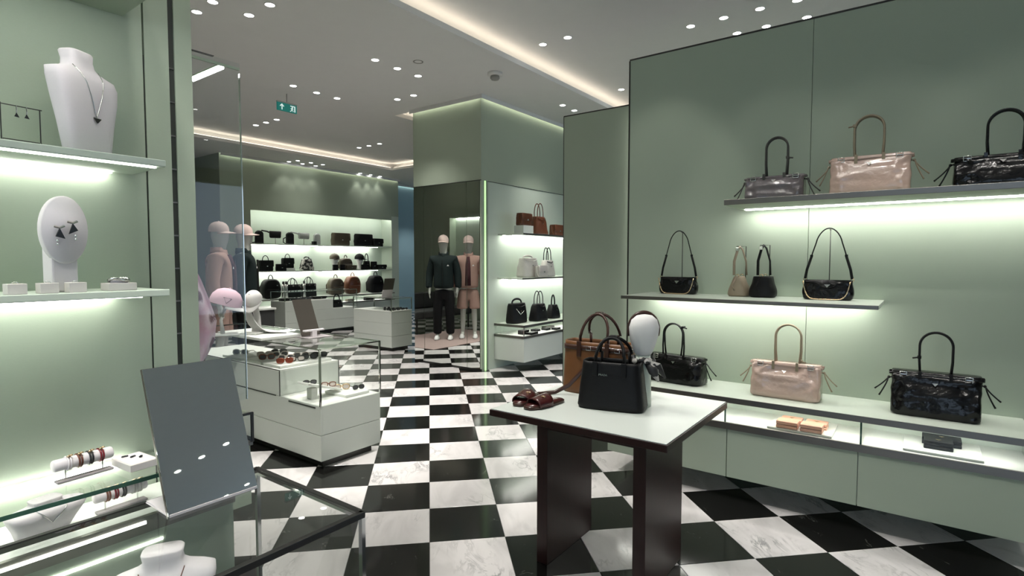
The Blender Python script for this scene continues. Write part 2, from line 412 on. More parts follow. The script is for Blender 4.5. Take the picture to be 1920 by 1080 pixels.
# ---- ceiling with three light coves
ZC = 3.62
ceil = structure('ceiling')
holes = [(-6.5, 6.6, -3.0, 1.58, 3.80), (-1.0, 6.95, 6.75, 8.15, 3.78), (3.62, 4.9, 3.96, 4.30, 3.76)]
xs = sorted({-8, 14} | {h[0] for h in holes} | {h[1] for h in holes}); ys = sorted({-13, 15} | {h[2] for h in holes} | {h[3] for h in holes})
b = MB()
for a in range(len(xs)-1):
    for c in range(len(ys)-1):
        mx_, my_ = (xs[a]+xs[a+1])/2, (ys[c]+ys[c+1])/2
        if any(h[0] < mx_ < h[1] and h[2] < my_ < h[3] for h in holes): continue
        b.quad((xs[a],ys[c],ZC),(xs[a],ys[c+1],ZC),(xs[a+1],ys[c+1],ZC),(xs[a+1],ys[c],ZC))
b.build('ceiling_board', 'ceiling', ceil)
G = 0.22; LIP = 0.055
for k, (x0, x1, y0, y1, z) in enumerate(holes):
    b = MB()
    l = ZC + LIP
    b.quad((x0,y0,ZC),(x1,y0,ZC),(x1,y0,l),(x0,y0,l)); b.quad((x1,y0,ZC),(x1,y1,ZC),(x1,y1,l),(x1,y0,l))
    b.quad((x1,y1,ZC),(x0,y1,ZC),(x0,y1,l),(x1,y1,l)); b.quad((x0,y1,ZC),(x0,y0,ZC),(x0,y0,l),(x0,y1,l))
    b.build('cove_lip', 'ceiling', ceil)
    b = MB()
    X0, X1, Y0, Y1 = x0-G, x1+G, y0-G, y1+G
    b.quad((X0,Y0,l),(X1,Y0,l),(X1,y0,l),(X0,y0,l)); b.quad((X0,y1,l),(X1,y1,l),(X1,Y1,l),(X0,Y1,l))
    b.quad((X0,y0,l),(x0,y0,l),(x0,y1,l),(X0,y1,l)); b.quad((x1,y0,l),(X1,y0,l),(X1,y1,l),(x1,y1,l))
    b.quad((X0,Y0,l),(X0,Y0,z),(X1,Y0,z),(X1,Y0,l)); b.quad((X1,Y0,l),(X1,Y0,z),(X1,Y1,z),(X1,Y1,l))
    b.quad((X1,Y1,l),(X1,Y1,z),(X0,Y1,z),(X0,Y1,l)); b.quad((X0,Y1,l),(X0,Y1,z),(X0,Y0,z),(X0,Y0,l))
    b.quad((X0,Y0,z),(X0,Y1,z),(X1,Y1,z),(X1,Y0,z))
    b.build('coffer', 'ceiling', ceil)
    e = 0.05
    for seg in ((x0,x1,y1+e,y1+e+0.03),(x0,x1,y0-e-0.03,y0-e),(x1+e,x1+e+0.03,y0,y1),(x0-e-0.03,x0-e,y0,y1)):
        MB().box(*seg, l+0.002, l+0.014).build('cove_strip', 'led_cove', ceil)

# ---- right-hand display wall, free-standing
WX = 1.905; WH = 2.985
wr = structure('wall_right')
MB().box(WX+0.02, WX+0.17, -3.8, -0.233, 0, WH-0.012).build('wall_core', 'wall', wr)
for y0, y1 in ((-1.4535, -0.236), (-2.68, -1.4565), (-3.8, -2.683)):
    MB().box(WX, WX+0.019, y0, y1, 0.0, WH-0.012).build('wall_panel', 'wall', wr)
MB().box(WX-0.001, WX+0.171, -3.8, -0.229, WH-0.012, WH).build('top_trim', 'darkmetal', wr)
MB().box(WX-0.001, WX+0.171, -0.236, -0.224, 0, WH-0.012).build('edge_trim', 'darkmetal', wr)

# ---- partition behind it
PX = 3.01
wp = structure('wall_partition')
MB().box(PX, PX+0.12, -2.2, 1.012, 0, WH-0.012).build('partition_panel', 'wall', wp)
MB().box(PX-0.001, PX+0.121, -2.2, 1.018, WH-0.012, WH).build('top_trim', 'darkmetal', wp)
MB().box(PX-0.001, PX+0.121, 1.012, 1.02, 0, WH-0.012).build('edge_trim', 'darkmetal', wp)
MB().box(PX-0.05, PX-0.04, 0.20, 0.215, 0.05, WH-0.1).build('light_strip', 'led_soft', wp)

# ---- column with mirrors and a lit display side
CX, CY = 3.62, 2.645
wc = structure('wall_column')
MB().box(CX+0.012, 6.4, CY+0.022, 3.915, 0, ZC).build('column_core', 'wall', wc)
MB().box(CX, CX+0.012, CY+0.0, 3.915, 2.535, ZC).build('column_panel', 'wall', wc)
MB().box(CX+0.012, 6.4, CY+0.0, CY+0.022, 2.535, ZC).build('column_panel', 'wall', wc)
MB().box(CX, CX+0.05, CY, CY+0.022, 0, 2.535).build('column_corner', 'wall', wc)
MB().box(CX+0.105, CX+0.13, CY, CY+0.022, 0, 2.535).build('column_corner', 'wall', wc)
MB().box(CX+0.078, CX+0.100, CY+0.004, CY+0.012, 0.0, 2.535).build('light_slot', 'led_green', wc)
MB().box(CX+0.062, CX+0.105, CY+0.012, CY+0.022, 0, 2.535).build('slot_back', 'wall', wc)
for y0, y1 in ((2.672, 2.894), (2.900, 3.706), (3.712, 3.912)):
    MB().box(CX-0.004, CX+0.008, y0, y1, 0.03, 2.53).build('mirror_panel', 'mirror', wc)
MB().box(CX-0.002, CX+0.012, 2.645, 3.915, 0.0, 0.03).build('mirror_plinth', 'darkmetal', wc)
MB().box(CX-0.005, CX+0.012, 2.645, 3.915, 2.53, 2.54).build('mirror_trim', 'darkmetal', wc)
MB().box(CX+0.132, 6.4, CY+0.004, CY+0.022, 0.0, 2.53).build('display_panel', 'wall_light', wc)
MB().box(CX+0.128, CX+0.134, CY-0.002, CY+0.022, 0.0, 2.536).build('panel_trim', 'darkmetal', wc)
MB().box(CX+0.128, 6.4, CY-0.002, CY+0.022, 2.529, 2.536).build('panel_trim', 'darkmetal', wc)

# ---- back wall with a long lit niche
BY = 9.25; NB = 9.66
wb = structure('wall_back')
MB().box(3.44, 8.12, BY, 10.4, 2.64, ZC).build('upper_panel', 'wall', wb)
MB().box(4.06, 7.88, BY, BY+0.03, 2.54, 2.64).build('upper_panel', 'wall', wb)
MB().box(3.44, 4.06, BY, 10.4, 0, 2.64).build('end_panel', 'wall', wb)
MB().box(7.88, 8.12, BY, 10.4, 0, 2.64).build('end_panel', 'wall_light', wb)
MB().box(4.06, 7.88, NB, 10.4, 0, 2.64).build('niche_panel', 'wall_light', wb)
MB().box(4.1, 7.84, BY+0.06, BY+0.10, 2.622, 2.638).build('niche_light', 'led', wb)
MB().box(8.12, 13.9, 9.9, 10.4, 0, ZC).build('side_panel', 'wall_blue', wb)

# ---- left wall block carrying the jewellery shelves
LX = -1.25; LY = -0.285
wl = structure('wall_left')
MB().box(-6.0, LX, LY+0.014, 13.9, 0, ZC).build('wall_core', 'wall', wl)
MB().box(-4.5, -1.379, LY, LY+0.014, 0, ZC).build('wall_panel', 'wall', wl)
MB().box(-1.374, -1.312, LY, LY+0.014, 0, ZC).build('wall_panel', 'wall', wl)
MB().box(-1.297, LX, LY-0.002, LY+0.014, 0, ZC).build('wall_panel', 'wall', wl)
MB().box(-1.379, -1.373, LY+0.004, LY+0.016, 0, 2.05).build('shadow_gap', 'groove', wl)
MB().box(-1.313, -1.296, LY+0.004, LY+0.016, 0, ZC).build('slot_track', 'groove', wl)
z = 1.07
while z < 2.05:
    MB().box(-1.312, -1.297, LY+0.002, LY+0.006, z, z+0.004).build('slot_rung', 'steel', wl)
    z += 0.096
# niche and door on its long side (seen in the column mirror)
MB().box(LX, LX+0.02, 5.3, 7.5, 0.65, 2.54).build('niche_panel', 'wall_light', wl)
MB().box(LX+0.02, LX+0.25, 5.28, 5.3, 0.6, 2.56).build('niche_side', 'wall', wl)
MB().box(LX+0.02, LX+0.25, 7.5, 7.52, 0.6, 2.56).build('niche_side', 'wall', wl)
MB().box(LX+0.02, LX+0.25, 5.28, 7.52, 2.54, 2.6).build('niche_head', 'wall', wl)
MB().box(LX+0.03, LX+0.06, 5.35, 7.45, 2.52, 2.538).build('niche_light', 'led', wl)
d1 = structure('door_1')
MB().box(LX, LX+0.025, 8.35, 9.35, 0, 2.5).build('door_leaf', 'wall', d1)
MB().box(LX+0.025, LX+0.06, 8.42, 8.44, 0.95, 1.15).build('door_handle', 'steel', d1)

# ---- enclosing walls with the shop window behind the camera
wf = structure('wall_far')
MB().box(-6, 14, 13.9, 14.1, 0, ZC).build('far_panel', 'wall', wf)
we = structure('wall_side')
MB().box(13.8, 14.0, -12, 14, 0, ZC+0.3).build('side_panel', 'wall', we)
ws = structure('wall_south')
MB().box(-7, 3.6, -12.1, -11.9, 0, ZC+0.3).build('south_panel', 'wall', ws)
MB().box(3.6, 14, -12.1, -11.9, 3.3, ZC+0.3).build('south_panel', 'wall', ws)
MB().box(3.6, 14, -12.1, -11.9, 0, 0.2).build('south_panel', 'wall', ws)
wz = structure('wall_rear')
MB().box(-7.1, -6.9, -12, -5.6, 0, 3.9).build('rear_panel', 'wall', wz)
MB().box(-7.1, -6.9, -1.4, 0, 0, 3.9).build('rear_panel', 'wall', wz)
MB().box(-7.1, -6.9, -5.6, -1.4, 3.0, 3.9).build('rear_panel', 'wall', wz)
MB().box(-7.1, -6.9, -5.6, -1.4, 0, 0.35).build('rear_panel', 'wall', wz)
w1 = structure('window_1')
for y in (-5.6, -4.22, -2.82, -1.44):
    MB().box(-7.06, -6.94, y, y+0.05, 0.35, 3.0).build('mullion', 'darkmetal', w1)
for z0 in (0.35, 2.95, 2.3):
    MB().box(-7.06, -6.94, -5.6, -1.4, z0, z0+0.05).build('rail', 'darkmetal', w1)
for y in (-5.55, -4.17, -2.77):
    MB().box(-7.005, -6.995, y, y+1.33, 0.4, 2.95).build('pane', 'glass_dark', w1)

w2 = structure('window_2')
for x in (3.6, 6.15, 8.7, 11.25, 13.75):
    MB().box(x, x+0.05, -12.06, -11.94, 0.2, 3.3).build('mullion', 'darkmetal', w2)
for x in (3.65, 6.2, 8.75, 11.3):
    MB().box(x, x+2.5, -12.005, -11.995, 0.2, 3.3).build('pane', 'glass_dark', w2)
# light slots along the tops of the back wall and the column
for seg, lip in (((3.46, 8.1, BY-0.045, BY-0.02), (3.44, 8.12, BY-0.075, BY-0.06)), ((CX-0.045, CX-0.02, 2.66, 3.9), (CX-0.075, CX-0.06, 2.57, 3.915)), ((3.64, 6.35, CY-0.045, CY-0.02), (CX-0.06, 6.4, CY-0.075, CY-0.06)), ((8.2, 13.8, 9.855, 9.88), (8.14, 13.8, 9.825, 9.84))):
    MB().box(*seg, ZC-0.012, ZC-0.002).build('slot_light', 'led_slot', ceil)
    MB().box(*lip, ZC-0.05, ZC).build('slot_lip', 'ceiling', ceil)

# ---- rose rug (lies on the floor)
rug = MB().box(0.35, 2.72, 4.42, 5.95, 0.0005, 0.010).build('rug', 'rug', bevel=0.003)
tag(rug, 'flat dusty rose rug under the two dressed mannequins', 'rug')

# ================================================================ CEILING LIGHTS
lamp_proto = None
def downlight(x, y, z, label, group, tilt=None, power=1.0, cone=78):
    global lamp_proto
    if lamp_proto is None:
        t = thing('ceiling_downlight', label, 'ceiling light', (x,y,z), 0, group)
        prof = [(0.038,-0.003),(0.044,-0.004),(0.047,0.0),(0.044,0.001),(0.038,0.001)]
        R = [[(r*math.cos(2*PI*k/24), r*math.sin(2*PI*k/24), zz) for k in range(24)] for r, zz in prof]
        MB().rings(R, close=True).build('trim_ring', 'white_trim', t, True)
        MB().lathe([(0.04,-0.0028),(0.04,-0.0012)], 24).build('lens', 'lens', t)
        lamp_proto = t
    else:
        t = dup(lamp_proto, (x,y,z), 0, label, group)
    ld = bpy.data.lights.new('downlight_beam', 'SPOT')
    ld.energy = E_SPOT*power; ld.spot_size = math.radians(cone); ld.spot_blend = 0.55; ld.shadow_soft_size = 0.045
    ld.color = (1.0, 0.965, 0.90)
    lo = bpy.data.objects.new('downlight_beam', ld); COL.objects.link(lo); lo.parent = t; lo.location = (0,0,-0.02)
    if tilt: lo.rotation_euler = tilt
    return t
def aim(px, py, pz, tx, ty, tz):
    return (Vector((tx,ty,tz))-Vector((px,py,pz))).to_track_quat('-Z', 'Y').to_euler()
def g(xs, words, z, what, group, power=1.0, cone=78):
    for (x, y), w in zip(xs, words): downlight(x, y, z, w + ' ' + what, group, None, power, cone)
W3 = ('leftmost', 'middle', 'rightmost')
g([(0.274,2.747),(0.282,3.05),(0.584,2.417),(0.583,2.749)], ('upper left','lower left','upper right','lower right'), ZC-0.001, 'round downlight of the four at the top left ceiling corner', 'corner cluster of downlights')
g([(1.947,2.721),(2.267,2.731),(2.58,2.728)], W3, ZC-0.001, 'round downlight of the row left of the smoke detector', 'row of three downlights left of the smoke detector')
g([(1.926,4.224),(2.262,4.239),(2.567,4.236)], W3, ZC-0.001, 'round downlight of the row just above the green exit sign', 'row of three downlights by the exit sign')
g([(3.074,3.634),(3.078,3.328)], ('left','right'), ZC-0.001, 'round downlight of the pair at the top of the mirrored column', 'pair of downlights by the column', 0.35)
g([(2.70,6.502),(2.702,6.209),(2.704,5.912)], W3, ZC-0.001, 'small round downlight of the row below the exit sign', 'row of three downlights below the exit sign')
g([(4.79,6.62),(4.79,6.33),(4.79,6.03)], W3, ZC-0.001, 'small round downlight of the row left of the column', 'row of three downlights left of the column')
g([(4.84,9.06),(4.88,8.79),(5.17,9.06),(5.2,8.79),(5.5,9.06),(5.5,8.79)], ('front left','back left','front middle','back middle','front right','back right'), ZC-0.001, 'tiny downlight of the double row over the far lit niche', 'double row of tiny downlights by the far niche', 0.08)
g([(6.78,9.113),(7.096,9.113),(7.407,9.12)], W3, ZC-0.001, 'tiny downlight of the single row over the right end of the far niche', 'single row of tiny downlights by the far niche', 0.08)
g([(4.62,2.014),(4.952,2.021)], ('left','right'), ZC-0.001, 'round downlight of the pair above the green partition', 'pair of downlights above the partition', 0.45)
g([(3.053,1.309),(3.051,1.0)], ('left','right'), 3.799, 'round downlight of the pair inside the raised coffer', 'pair of downlights in the coffer')
downlight(9.0, 9.0, ZC-0.001, 'added downlight to brighten the pale blue end wall beyond the far niche', 'added blue wall downlight')  # extra fitting, put in only to lift the end wall
downlight(4.999, 1.317, 3.799, 'single small downlight tucked between the cove glow and the right wall edge', 'single coffer downlight')
g([(3.539,-0.122),(3.535,-0.441),(3.537,-0.765),(3.556,-1.072)], ('first','second','third','fourth'), 3.799, 'downlight from the left in the upper row above the right wall', 'upper row of downlights above the right wall')
g([(3.987,-0.446),(3.985,-0.725),(3.995,-1.082)], W3, 3.799, 'round downlight half hidden by the top edge of the right wall', 'lower row of downlights above the right wall')
# the same fittings go on over the near part of the shop, above the frame
grp = 'downlights overhead near the camera'
lab = 'round white downlight overhead above the near shop floor'
for x, y, tx, ty, tz, pw in ((-0.5,-0.45,1.68,-0.72,0.72,0.5),(-0.5,-1.30,1.68,-1.40,0.75,0.6),(-0.5,-2.0,1.68,-2.10,0.75,0.6),(0.35,-1.1,1.68,-1.30,1.92,0.28),(0.35,-1.8,1.68,-1.85,1.92,0.28),(0.35,-2.4,1.68,-2.4,1.92,0.28),(0.55,-2.5,1.0,-2.5,0,0.6),
                             (0.15,0.35,0.40,-0.75,0.8,1.6),(0.7,0.2,0.45,-0.85,0.8,1.3),(0.6,-0.4,1.9,-0.55,1.7,0.42),(-0.6,-1.0,-0.5,-0.9,0,0.9),(-0.3,-0.2,0.1,0.4,0,0.9),(0.9,0.9,1.2,0.9,0,0.9),(1.7,0.9,1.9,1.0,0,0.9),
                             (-0.5,-2.2,0.2,-2.3,0,0.8),(-0.9,0.9,0.26,1.75,0.45,3.2),(-0.9,2.2,0.26,2.5,0.45,2.6),(-0.2,0.2,0.55,1.4,0.45,2.0),(-1.5,-1.5,-1.5,-0.35,1.75,0.85),(-2.0,-1.5,-1.8,-0.35,1.6,0.75),(-1.75,-1.6,-1.7,-0.35,1.15,1.1)):
    downlight(x, y, 3.799, lab, grp, aim(x,y,3.799,tx,ty,tz), pw, 62 if tz < 0.6 and tz != 0.45 else 38)

for x, y in ((1.695,-6.81),(1.444,-7.04),(1.218,-7.31),(2.73,-8.74),(2.464,-8.98)):
    downlight(x, y, ZC-0.001, 'round white downlight of the rear ceiling mirrored in the tilted counter mirror', 'downlights mirrored in the counter mirror', None, 0.8)
# ================================================================ FURNITURE
# ---- dark table in front
t = thing('display_table', 'dark mahogany table with a pale inset top, holding two totes and sandals', 'table', (0.405,-0.841,0))
MB().box(-0.405,0.405,-0.436,0.436,0.742,0.772).build('table_edge', 'wood', t, bevel=0.002)
MB().box(-0.399,0.399,-0.430,0.430,0.765,0.775).build('table_top', 'table_top', t)
MB().box(-0.225,0.225,-0.276,-0.217,0,0.742).build('leg', 'wood', t, bevel=0.002)
MB().box(-0.225,0.225,0.225,0.284,0,0.742).build('leg', 'wood', t, bevel=0.002)
MB().box(-0.20,0.20,-0.217,0.225,0.66,0.742).build('apron', 'wood', t)

# ---- console along the right wall
t = thing('display_console', 'long wall console with a pale counter, lit glass drawer and sage doors', 'console', (1.675,-1.395,0))
def loc(b): b.mx = Matrix.Translation((-1.675,1.395,0)); return b
y0, y1 = -2.49, -0.30
loc(MB()).box(1.447,WX,y0,y1,0.620,0.644).build('counter', 'counter', t)
loc(MB()).box(1.440,1.447,y0,y1,0.612,0.645).build('counter_edge', 'steel', t)
loc(MB()).box(1.447,WX,y0,y1,0.452,0.470).build('display_deck', 'deck', t)
loc(MB()).box(1.438,1.452,y0,y1,0.449,0.490).build('deck_edge', 'steel', t)
loc(MB()).box(WX-0.012,WX,y0,y1,0.470,0.620).build('case_back', 'counter', t)
loc(MB()).box(1.60,1.63,y0+0.02,y1-0.02,0.614,0.6195).build('light_strip', 'led_drawer', t)
loc(MB()).box(1.47,WX,y0,y1,0.15,0.452).build('cabinet_body', 'cabinet', t)
for a, b_ in ((-2.49,-1.792),(-1.788,-1.107),(-1.103,-0.30)):
    loc(MB()).box(1.45,1.469,a,b_,0.15,0.449).build('door', 'wall', t, bevel=0.0015)
for y in (-1.092,-1.80,-2.482):
    loc(MB()).box(1.452,WX-0.012,y-0.004,y+0.004,0.470,0.612).build('glass_divider', 'glass', t)
    loc(MB()).box(1.4525,1.458,y-0.0045,y+0.0045,0.470,0.612).build('divider_edge', 'glass_edge', t)
loc(MB()).box(1.441,1.447,y0,y1,0.490,0.612).build('glass_front', 'glass', t)

# ---- shelves
def shelf(label, x0, x1, y0, y1, ztop, th, front, leds, name='display_shelf', board='counter', edge=0.008, em='steel', lm='led'):
    t = thing(name, label, 'shelf', ((x0+x1)/2,(y0+y1)/2,ztop-th))
    mx = Matrix.Translation((-(x0+x1)/2,-(y0+y1)/2,-(ztop-th)))
    if front == '-X':
        MB(mx).box(x0+edge,x1,y0,y1,ztop-th,ztop).build('board', board, t)
        MB(mx).box(x0,x0+edge,y0,y1,ztop-th-0.001,ztop+0.001).build('front_edge', 'steel', t, bevel=0.002)
    else:
        MB(mx).box(x0,x1,y0+edge,y1,ztop-th,ztop).build('board', board, t)
        MB(mx).box(x0,x1,y0,y0+edge,ztop-th-0.001,ztop+0.001).build('front_edge', em, t, bevel=0.002)
    for l in leds:
        MB(mx).box(*l).build('light_strip', lm, t)
    return t
shelf('steel-edged upper wall shelf carrying three belted handbags', 1.42, WX, -2.75, -1.07, 1.842, 0.030, '-X', [(1.785,1.835,-2.72,-1.10,1.806,1.8125)], board='wall')
shelf('middle wall shelf with four small bags on stands', 1.385, WX, -1.864, -0.42, 1.245, 0.020, '-X', [(1.82,1.85,-1.80,-0.44,1.219,1.2255),(1.62,1.65,-1.80,-0.44,1.219,1.2255)])  # strip nearer the front is added, out of sight, to widen the wash
# column shelves
shelf('upper shelf on the column side with three brown bags', 3.985, 6.3, 2.22, CY+0.004, 1.845, 0.022, '-Y', [(4.02,6.28,2.57,2.60,1.817,1.8235),(4.02,6.28,2.40,2.43,1.817,1.8235)], lm='led_drawer')  # forward strip is an addition that evens out the light below
shelf('lower shelf on the column side with white bags', 3.965, 6.3, 2.22, CY+0.004, 1.245, 0.020, '-Y', [(4.0,6.28,2.57,2.60,1.219,1.2255),(4.0,6.28,2.40,2.43,1.219,1.2255)], lm='led_drawer')  # the forward strip is again added for extra wash
t = thing('column_console', 'floating sage console with a lit glass top on the column side', 'console', (5.1,2.40,0))
mx = Matrix.Translation((-5.1,-2.40,0)); K = lambda: MB(mx)
K().box(3.895,6.3,2.15,CY+0.004,0.13,0.446).build('cabinet_body', 'cabinet', t, bevel=0.002)
K().box(3.890,6.3,2.145,CY+0.004,0.446,0.478).build('deck_frame', 'steel', t)
K().box(3.897,6.3,2.152,CY+0.002,0.470,0.480).build('display_deck', 'deck', t)
K().box(3.897,6.3,2.152,CY+0.002,0.600,0.622).build('counter', 'counter', t)
K().box(3.890,6.3,2.145,2.152,0.592,0.624).build('counter_edge', 'steel', t)
K().box(3.890,3.897,2.145,CY+0.002,0.592,0.624).build('counter_edge', 'steel', t)
K().box(3.891,3.896,2.152,CY,0.480,0.592).build('glass_side', 'glass', t)
K().box(3.897,6.3,2.146,2.151,0.480,0.592).build('glass_front', 'glass', t)
K().box(3.890,3.902,2.145,2.157,0.478,0.592).build('corner_post', 'chrome', t)
K().box(3.92,6.28,2.30,2.33,0.594,0.5995).build('light_strip', 'led_drawer', t)
# back wall shelves and counter
shelf('long upper shelf in the far lit niche with belt bags and messengers', 4.07, 7.87, 9.24, NB, 1.842, 0.022, '-Y', [(4.1,5.72,9.56,9.60,1.813,1.8195),(5.86,7.5,9.56,9.60,1.813,1.8195),(4.1,5.72,9.36,9.39,1.813,1.8195),(5.86,7.5,9.36,9.39,1.813,1.8195)], em='wall_light', lm='led_drawer')  # forward strips added so the niche stays bright lower down
shelf('long lower shelf in the far lit niche with caps and small bags', 4.07, 7.87, 9.24, NB, 1.250, 0.022, '-Y', [(4.1,5.72,9.56,9.60,1.221,1.2275),(5.86,7.5,9.56,9.60,1.221,1.2275),(4.1,5.72,9.36,9.39,1.221,1.2275),(5.86,7.5,9.36,9.39,1.221,1.2275)], em='wall_light', lm='led_drawer')  # here too the forward strips are added to lift the niche
t = thing('far_counter', 'long pale counter under the far lit niche with backpacks on it', 'console', (6.0,9.40,0))
mx = Matrix.Translation((-6.0,-9.40,0))
K().box(4.065,7.875,9.16,NB,0.15,0.449).build('cabinet_body', 'cabinet', t)
K().box(4.065,7.875,9.15,NB,0.449,0.475).build('display_deck', 'deck', t)
K().box(4.065,7.875,9.15,NB,0.620,0.644).build('counter', 'deck', t)
K().box(4.065,7.875,9.145,9.15,0.618,0.646).build('counter_edge', 'steel', t)
K().box(4.065,7.875,9.145,9.15,0.449,0.478).build('deck_edge', 'steel', t)
K().box(4.065,7.875,9.146,9.149,0.478,0.618).build('glass_front', 'glass', t)
K().box(4.0,8.05,9.30,9.33,0.614,0.6195).build('light_strip', 'led', t)

# ---- glass display cases (stepped low deck at one end)
def case(label, x0, x1, y0, y1, step, low_end, zb=0.06, zl=0.453, zh=0.652, zg=0.852, cols=None, drawers=True):
    t = thing('display_case', label, 'display case', ((x0+x1)/2,(y0+y1)/2,0))
    mx = Matrix.Translation((-(x0+x1)/2,-(y0+y1)/2,0)); K = lambda: MB(mx)
    K().box(x0+0.05,x1-0.05,y0+0.05,y1-0.05,0.0,zb).build('plinth', 'darkmetal', t)
    K().box(x0+0.016,x1-0.016,y0+0.016,y1-0.016,zb,zl-0.012).build('carcass', 'cabinet', t)
    mid = zb + (zl-zb)*0.47
    segs = ((zb,mid-0.002),(mid+0.002,zl))
    for a, b_ in segs:
        K().box(x0,x0+0.016,y0,y1,a,b_).build('drawer_front', 'cabinet', t, bevel=0.001)
        K().box(x0+0.016,x1,y0,y0+0.016,a,b_).build('end_panel', 'cabinet', t, bevel=0.001)
    K().box(x0+0.016,x1,y0+0.016,y1,zl-0.012,zl).build('display_deck', 'deck', t)
    if low_end == 'y':
        K().box(x0,x1,step,y1,zl+0.002,zh-0.012).build('upper_body', 'cabinet', t, bevel=0.001)
        K().box(x0,x1,step,y1,zh-0.012,zh).build('upper_deck', 'deck', t)
        K().box(x0-0.002,x0+0.02,step+0.05,y1-0.3,zl-0.004,zl+0.004).build('finger_groove', 'groove', t)
        K().box(x0-0.002,x0+0.02,y0+0.06,step-0.12,zl-0.022,zl-0.012).build('finger_groove', 'groove', t)
        K().box(x0-0.002,x0+0.004,step-0.003,step+0.001,zl,zh).build('step_trim', 'darkmetal', t)
        K().box(x1-0.004,x1+0.002,step-0.003,step+0.001,zl,zh).build('step_trim', 'darkmetal', t)
        K().box(x0-0.001,x0+0.003,step,y1,zh-0.004,zh+0.001).build('step_trim', 'darkmetal', t)
    elif low_end == 'x':
        K().box(x0,step,y0,y1,zl+0.002,zh-0.012).build('upper_body', 'cabinet', t, bevel=0.001)
        K().box(x0,step,y0,y1,zh-0.012,zh).build('upper_deck', 'deck', t)
    else:
        K().box(x0,x1,y0,y1,zl+0.002,zh-0.012).build('upper_body', 'cabinet', t, bevel=0.001)
        K().box(x0-0.003,x1+0.003,y0-0.003,y1,zh-0.012,zh).build('upper_deck', 'deck', t)
    lo = zl if low_end == 'y' else zh
    g = 0.005
    if low_end == 'y':
        for xa in (x0, x1-g):
            K().box(xa,xa+g,y0,step-0.003,zl,zg).build('glass_side', 'glass', t)
            K().box(xa,xa+g,step-0.003,y1,zh,zg).build('glass_side', 'glass', t)
    else:
        K().box(x0,x0+g,y0,y1,zh,zg).build('glass_side', 'glass', t)
        K().box(x1-g,x1,y0,y1,zl if low_end else zh,zg).build('glass_side', 'glass', t)
    if low_end == 'x':
        K().box(x0+g,step,y0,y0+g,zh,zg).build('glass_end', 'glass', t)
        K().box(step,x1-g,y0,y0+g,zl,zg).build('glass_end', 'glass', t)
    else:
        K().box(x0+g,x1-g,y0,y0+g,lo,zg).build('glass_end', 'glass', t)
    K().box(x0,x1,y0,y1,zg,zg+0.006).build('glass_top', 'glass', t)
    r = 0.006
    for (px_, py_, zz) in ((x0,y0,zl if low_end == 'y' else zh),(x1,y0,zl if low_end else zh),(x0,y1,zh),(x1,y1,zl if low_end == 'x' else zh)):
        K().box(px_-r,px_+r,py_-r,py_+r,zz,zg+0.006).build('corner_post', 'chrome', t)
    for seg in ((x0-r,x0+r,y0,y1),(x1-r,x1+r,y0,y1),(x0,x1,y0-r,y0+r),(x0,x1,y1-r,y1+r)):
        K().box(*seg,zg-0.001,zg+0.009).build('top_rail', 'chrome', t)
    return t
case('pale green glass display case with sunglasses in the middle of the shop', 0.26, 0.79, 1.325, 3.35, 1.842, 'y')
case('far glass display case seen side on before the niche, with a low right end', 3.92, 5.60, 7.80, 8.30, 5.0, 'x', zl=0.486, zh=0.686, zg=0.861)
case('narrow glass case of dark sunglasses beside the mirrored column', 3.986, 4.43, 4.84, 5.80, None, None, zh=0.657, zg=0.856)
# step trim and groove of the narrow case are plain drawers

# ---- dark bench and chair (seen in the mirror)
t = thing('upholstered_bench', 'charcoal upholstered bench on thin legs behind the mannequins', 'bench', (0.75,6.3,0))
MB().box(-0.85,0.85,-0.3,0.3,0.30,0.46).build('seat', 'sofa', t, bevel=0.03)
MB().box(-0.85,0.85,0.2,0.32,0.46,0.80).build('backrest', 'sofa', t, bevel=0.03)
for sx in (-0.78,0.78):
    for sy in (-0.25,0.25): MB().tube([(sx,sy,0),(sx,sy,0.3)],0.018).build('leg','darkmetal',t)
t = thing('charcoal_cabinet', 'dark grey box cabinet left of the far glass case', 'cabinet', (3.15,7.55,0))
MB().box(-0.28,0.28,-0.22,0.22,0.06,0.60).build('body', 'sofa', t, bevel=0.004)
MB().box(-0.30,0.30,-0.24,0.24,0.60,0.63).build('top', 'deck', t)
MB().box(-0.24,0.24,-0.18,0.18,0.0,0.06).build('plinth', 'darkmetal', t)

# ---- exit sign, smoke detector, ceiling ring
t = thing('exit_sign', 'green emergency exit sign with an arrow and running figure under the ceiling', 'sign', (2.03,4.54,3.375))
MB().box(-0.135,0.135,-0.012,0.012,0.0,0.10).build('sign_plate', 'sign_green', t, bevel=0.002)
MB().box(-0.137,0.137,-0.014,0.014,0.10,0.115).build('sign_housing', 'grey_plastic', t)
MB().tube([(0,0,0.11),(0,0,0.225)],0.006).build('hanger','grey_plastic',t)
yf = -0.0125
def fig(pts, name): MB().poly([(x, yf, z) for x, z in pts], (0,-0.0015,0)).build(name, 'sign_white', t)
fig([(-0.075,0.088),(-0.105,0.058),(-0.096,0.050),(-0.081,0.066),(-0.081,0.014),(-0.069,0.014),(-0.069,0.066),(-0.054,0.050),(-0.045,0.058)], 'arrow')
fig([(0.040,0.085),(0.110,0.085),(0.110,0.012),(0.096,0.012),(0.096,0.074),(0.040,0.074)], 'doorway')
MB().lathe([(0.0001,0),(0.008,0),(0.008,0.002),(0.0001,0.002)],12).build('figure_head','sign_white',t).matrix_local = Matrix.Translation((0.068,yf,0.066)) @ Matrix.Rotation(PI/2,4,'X')
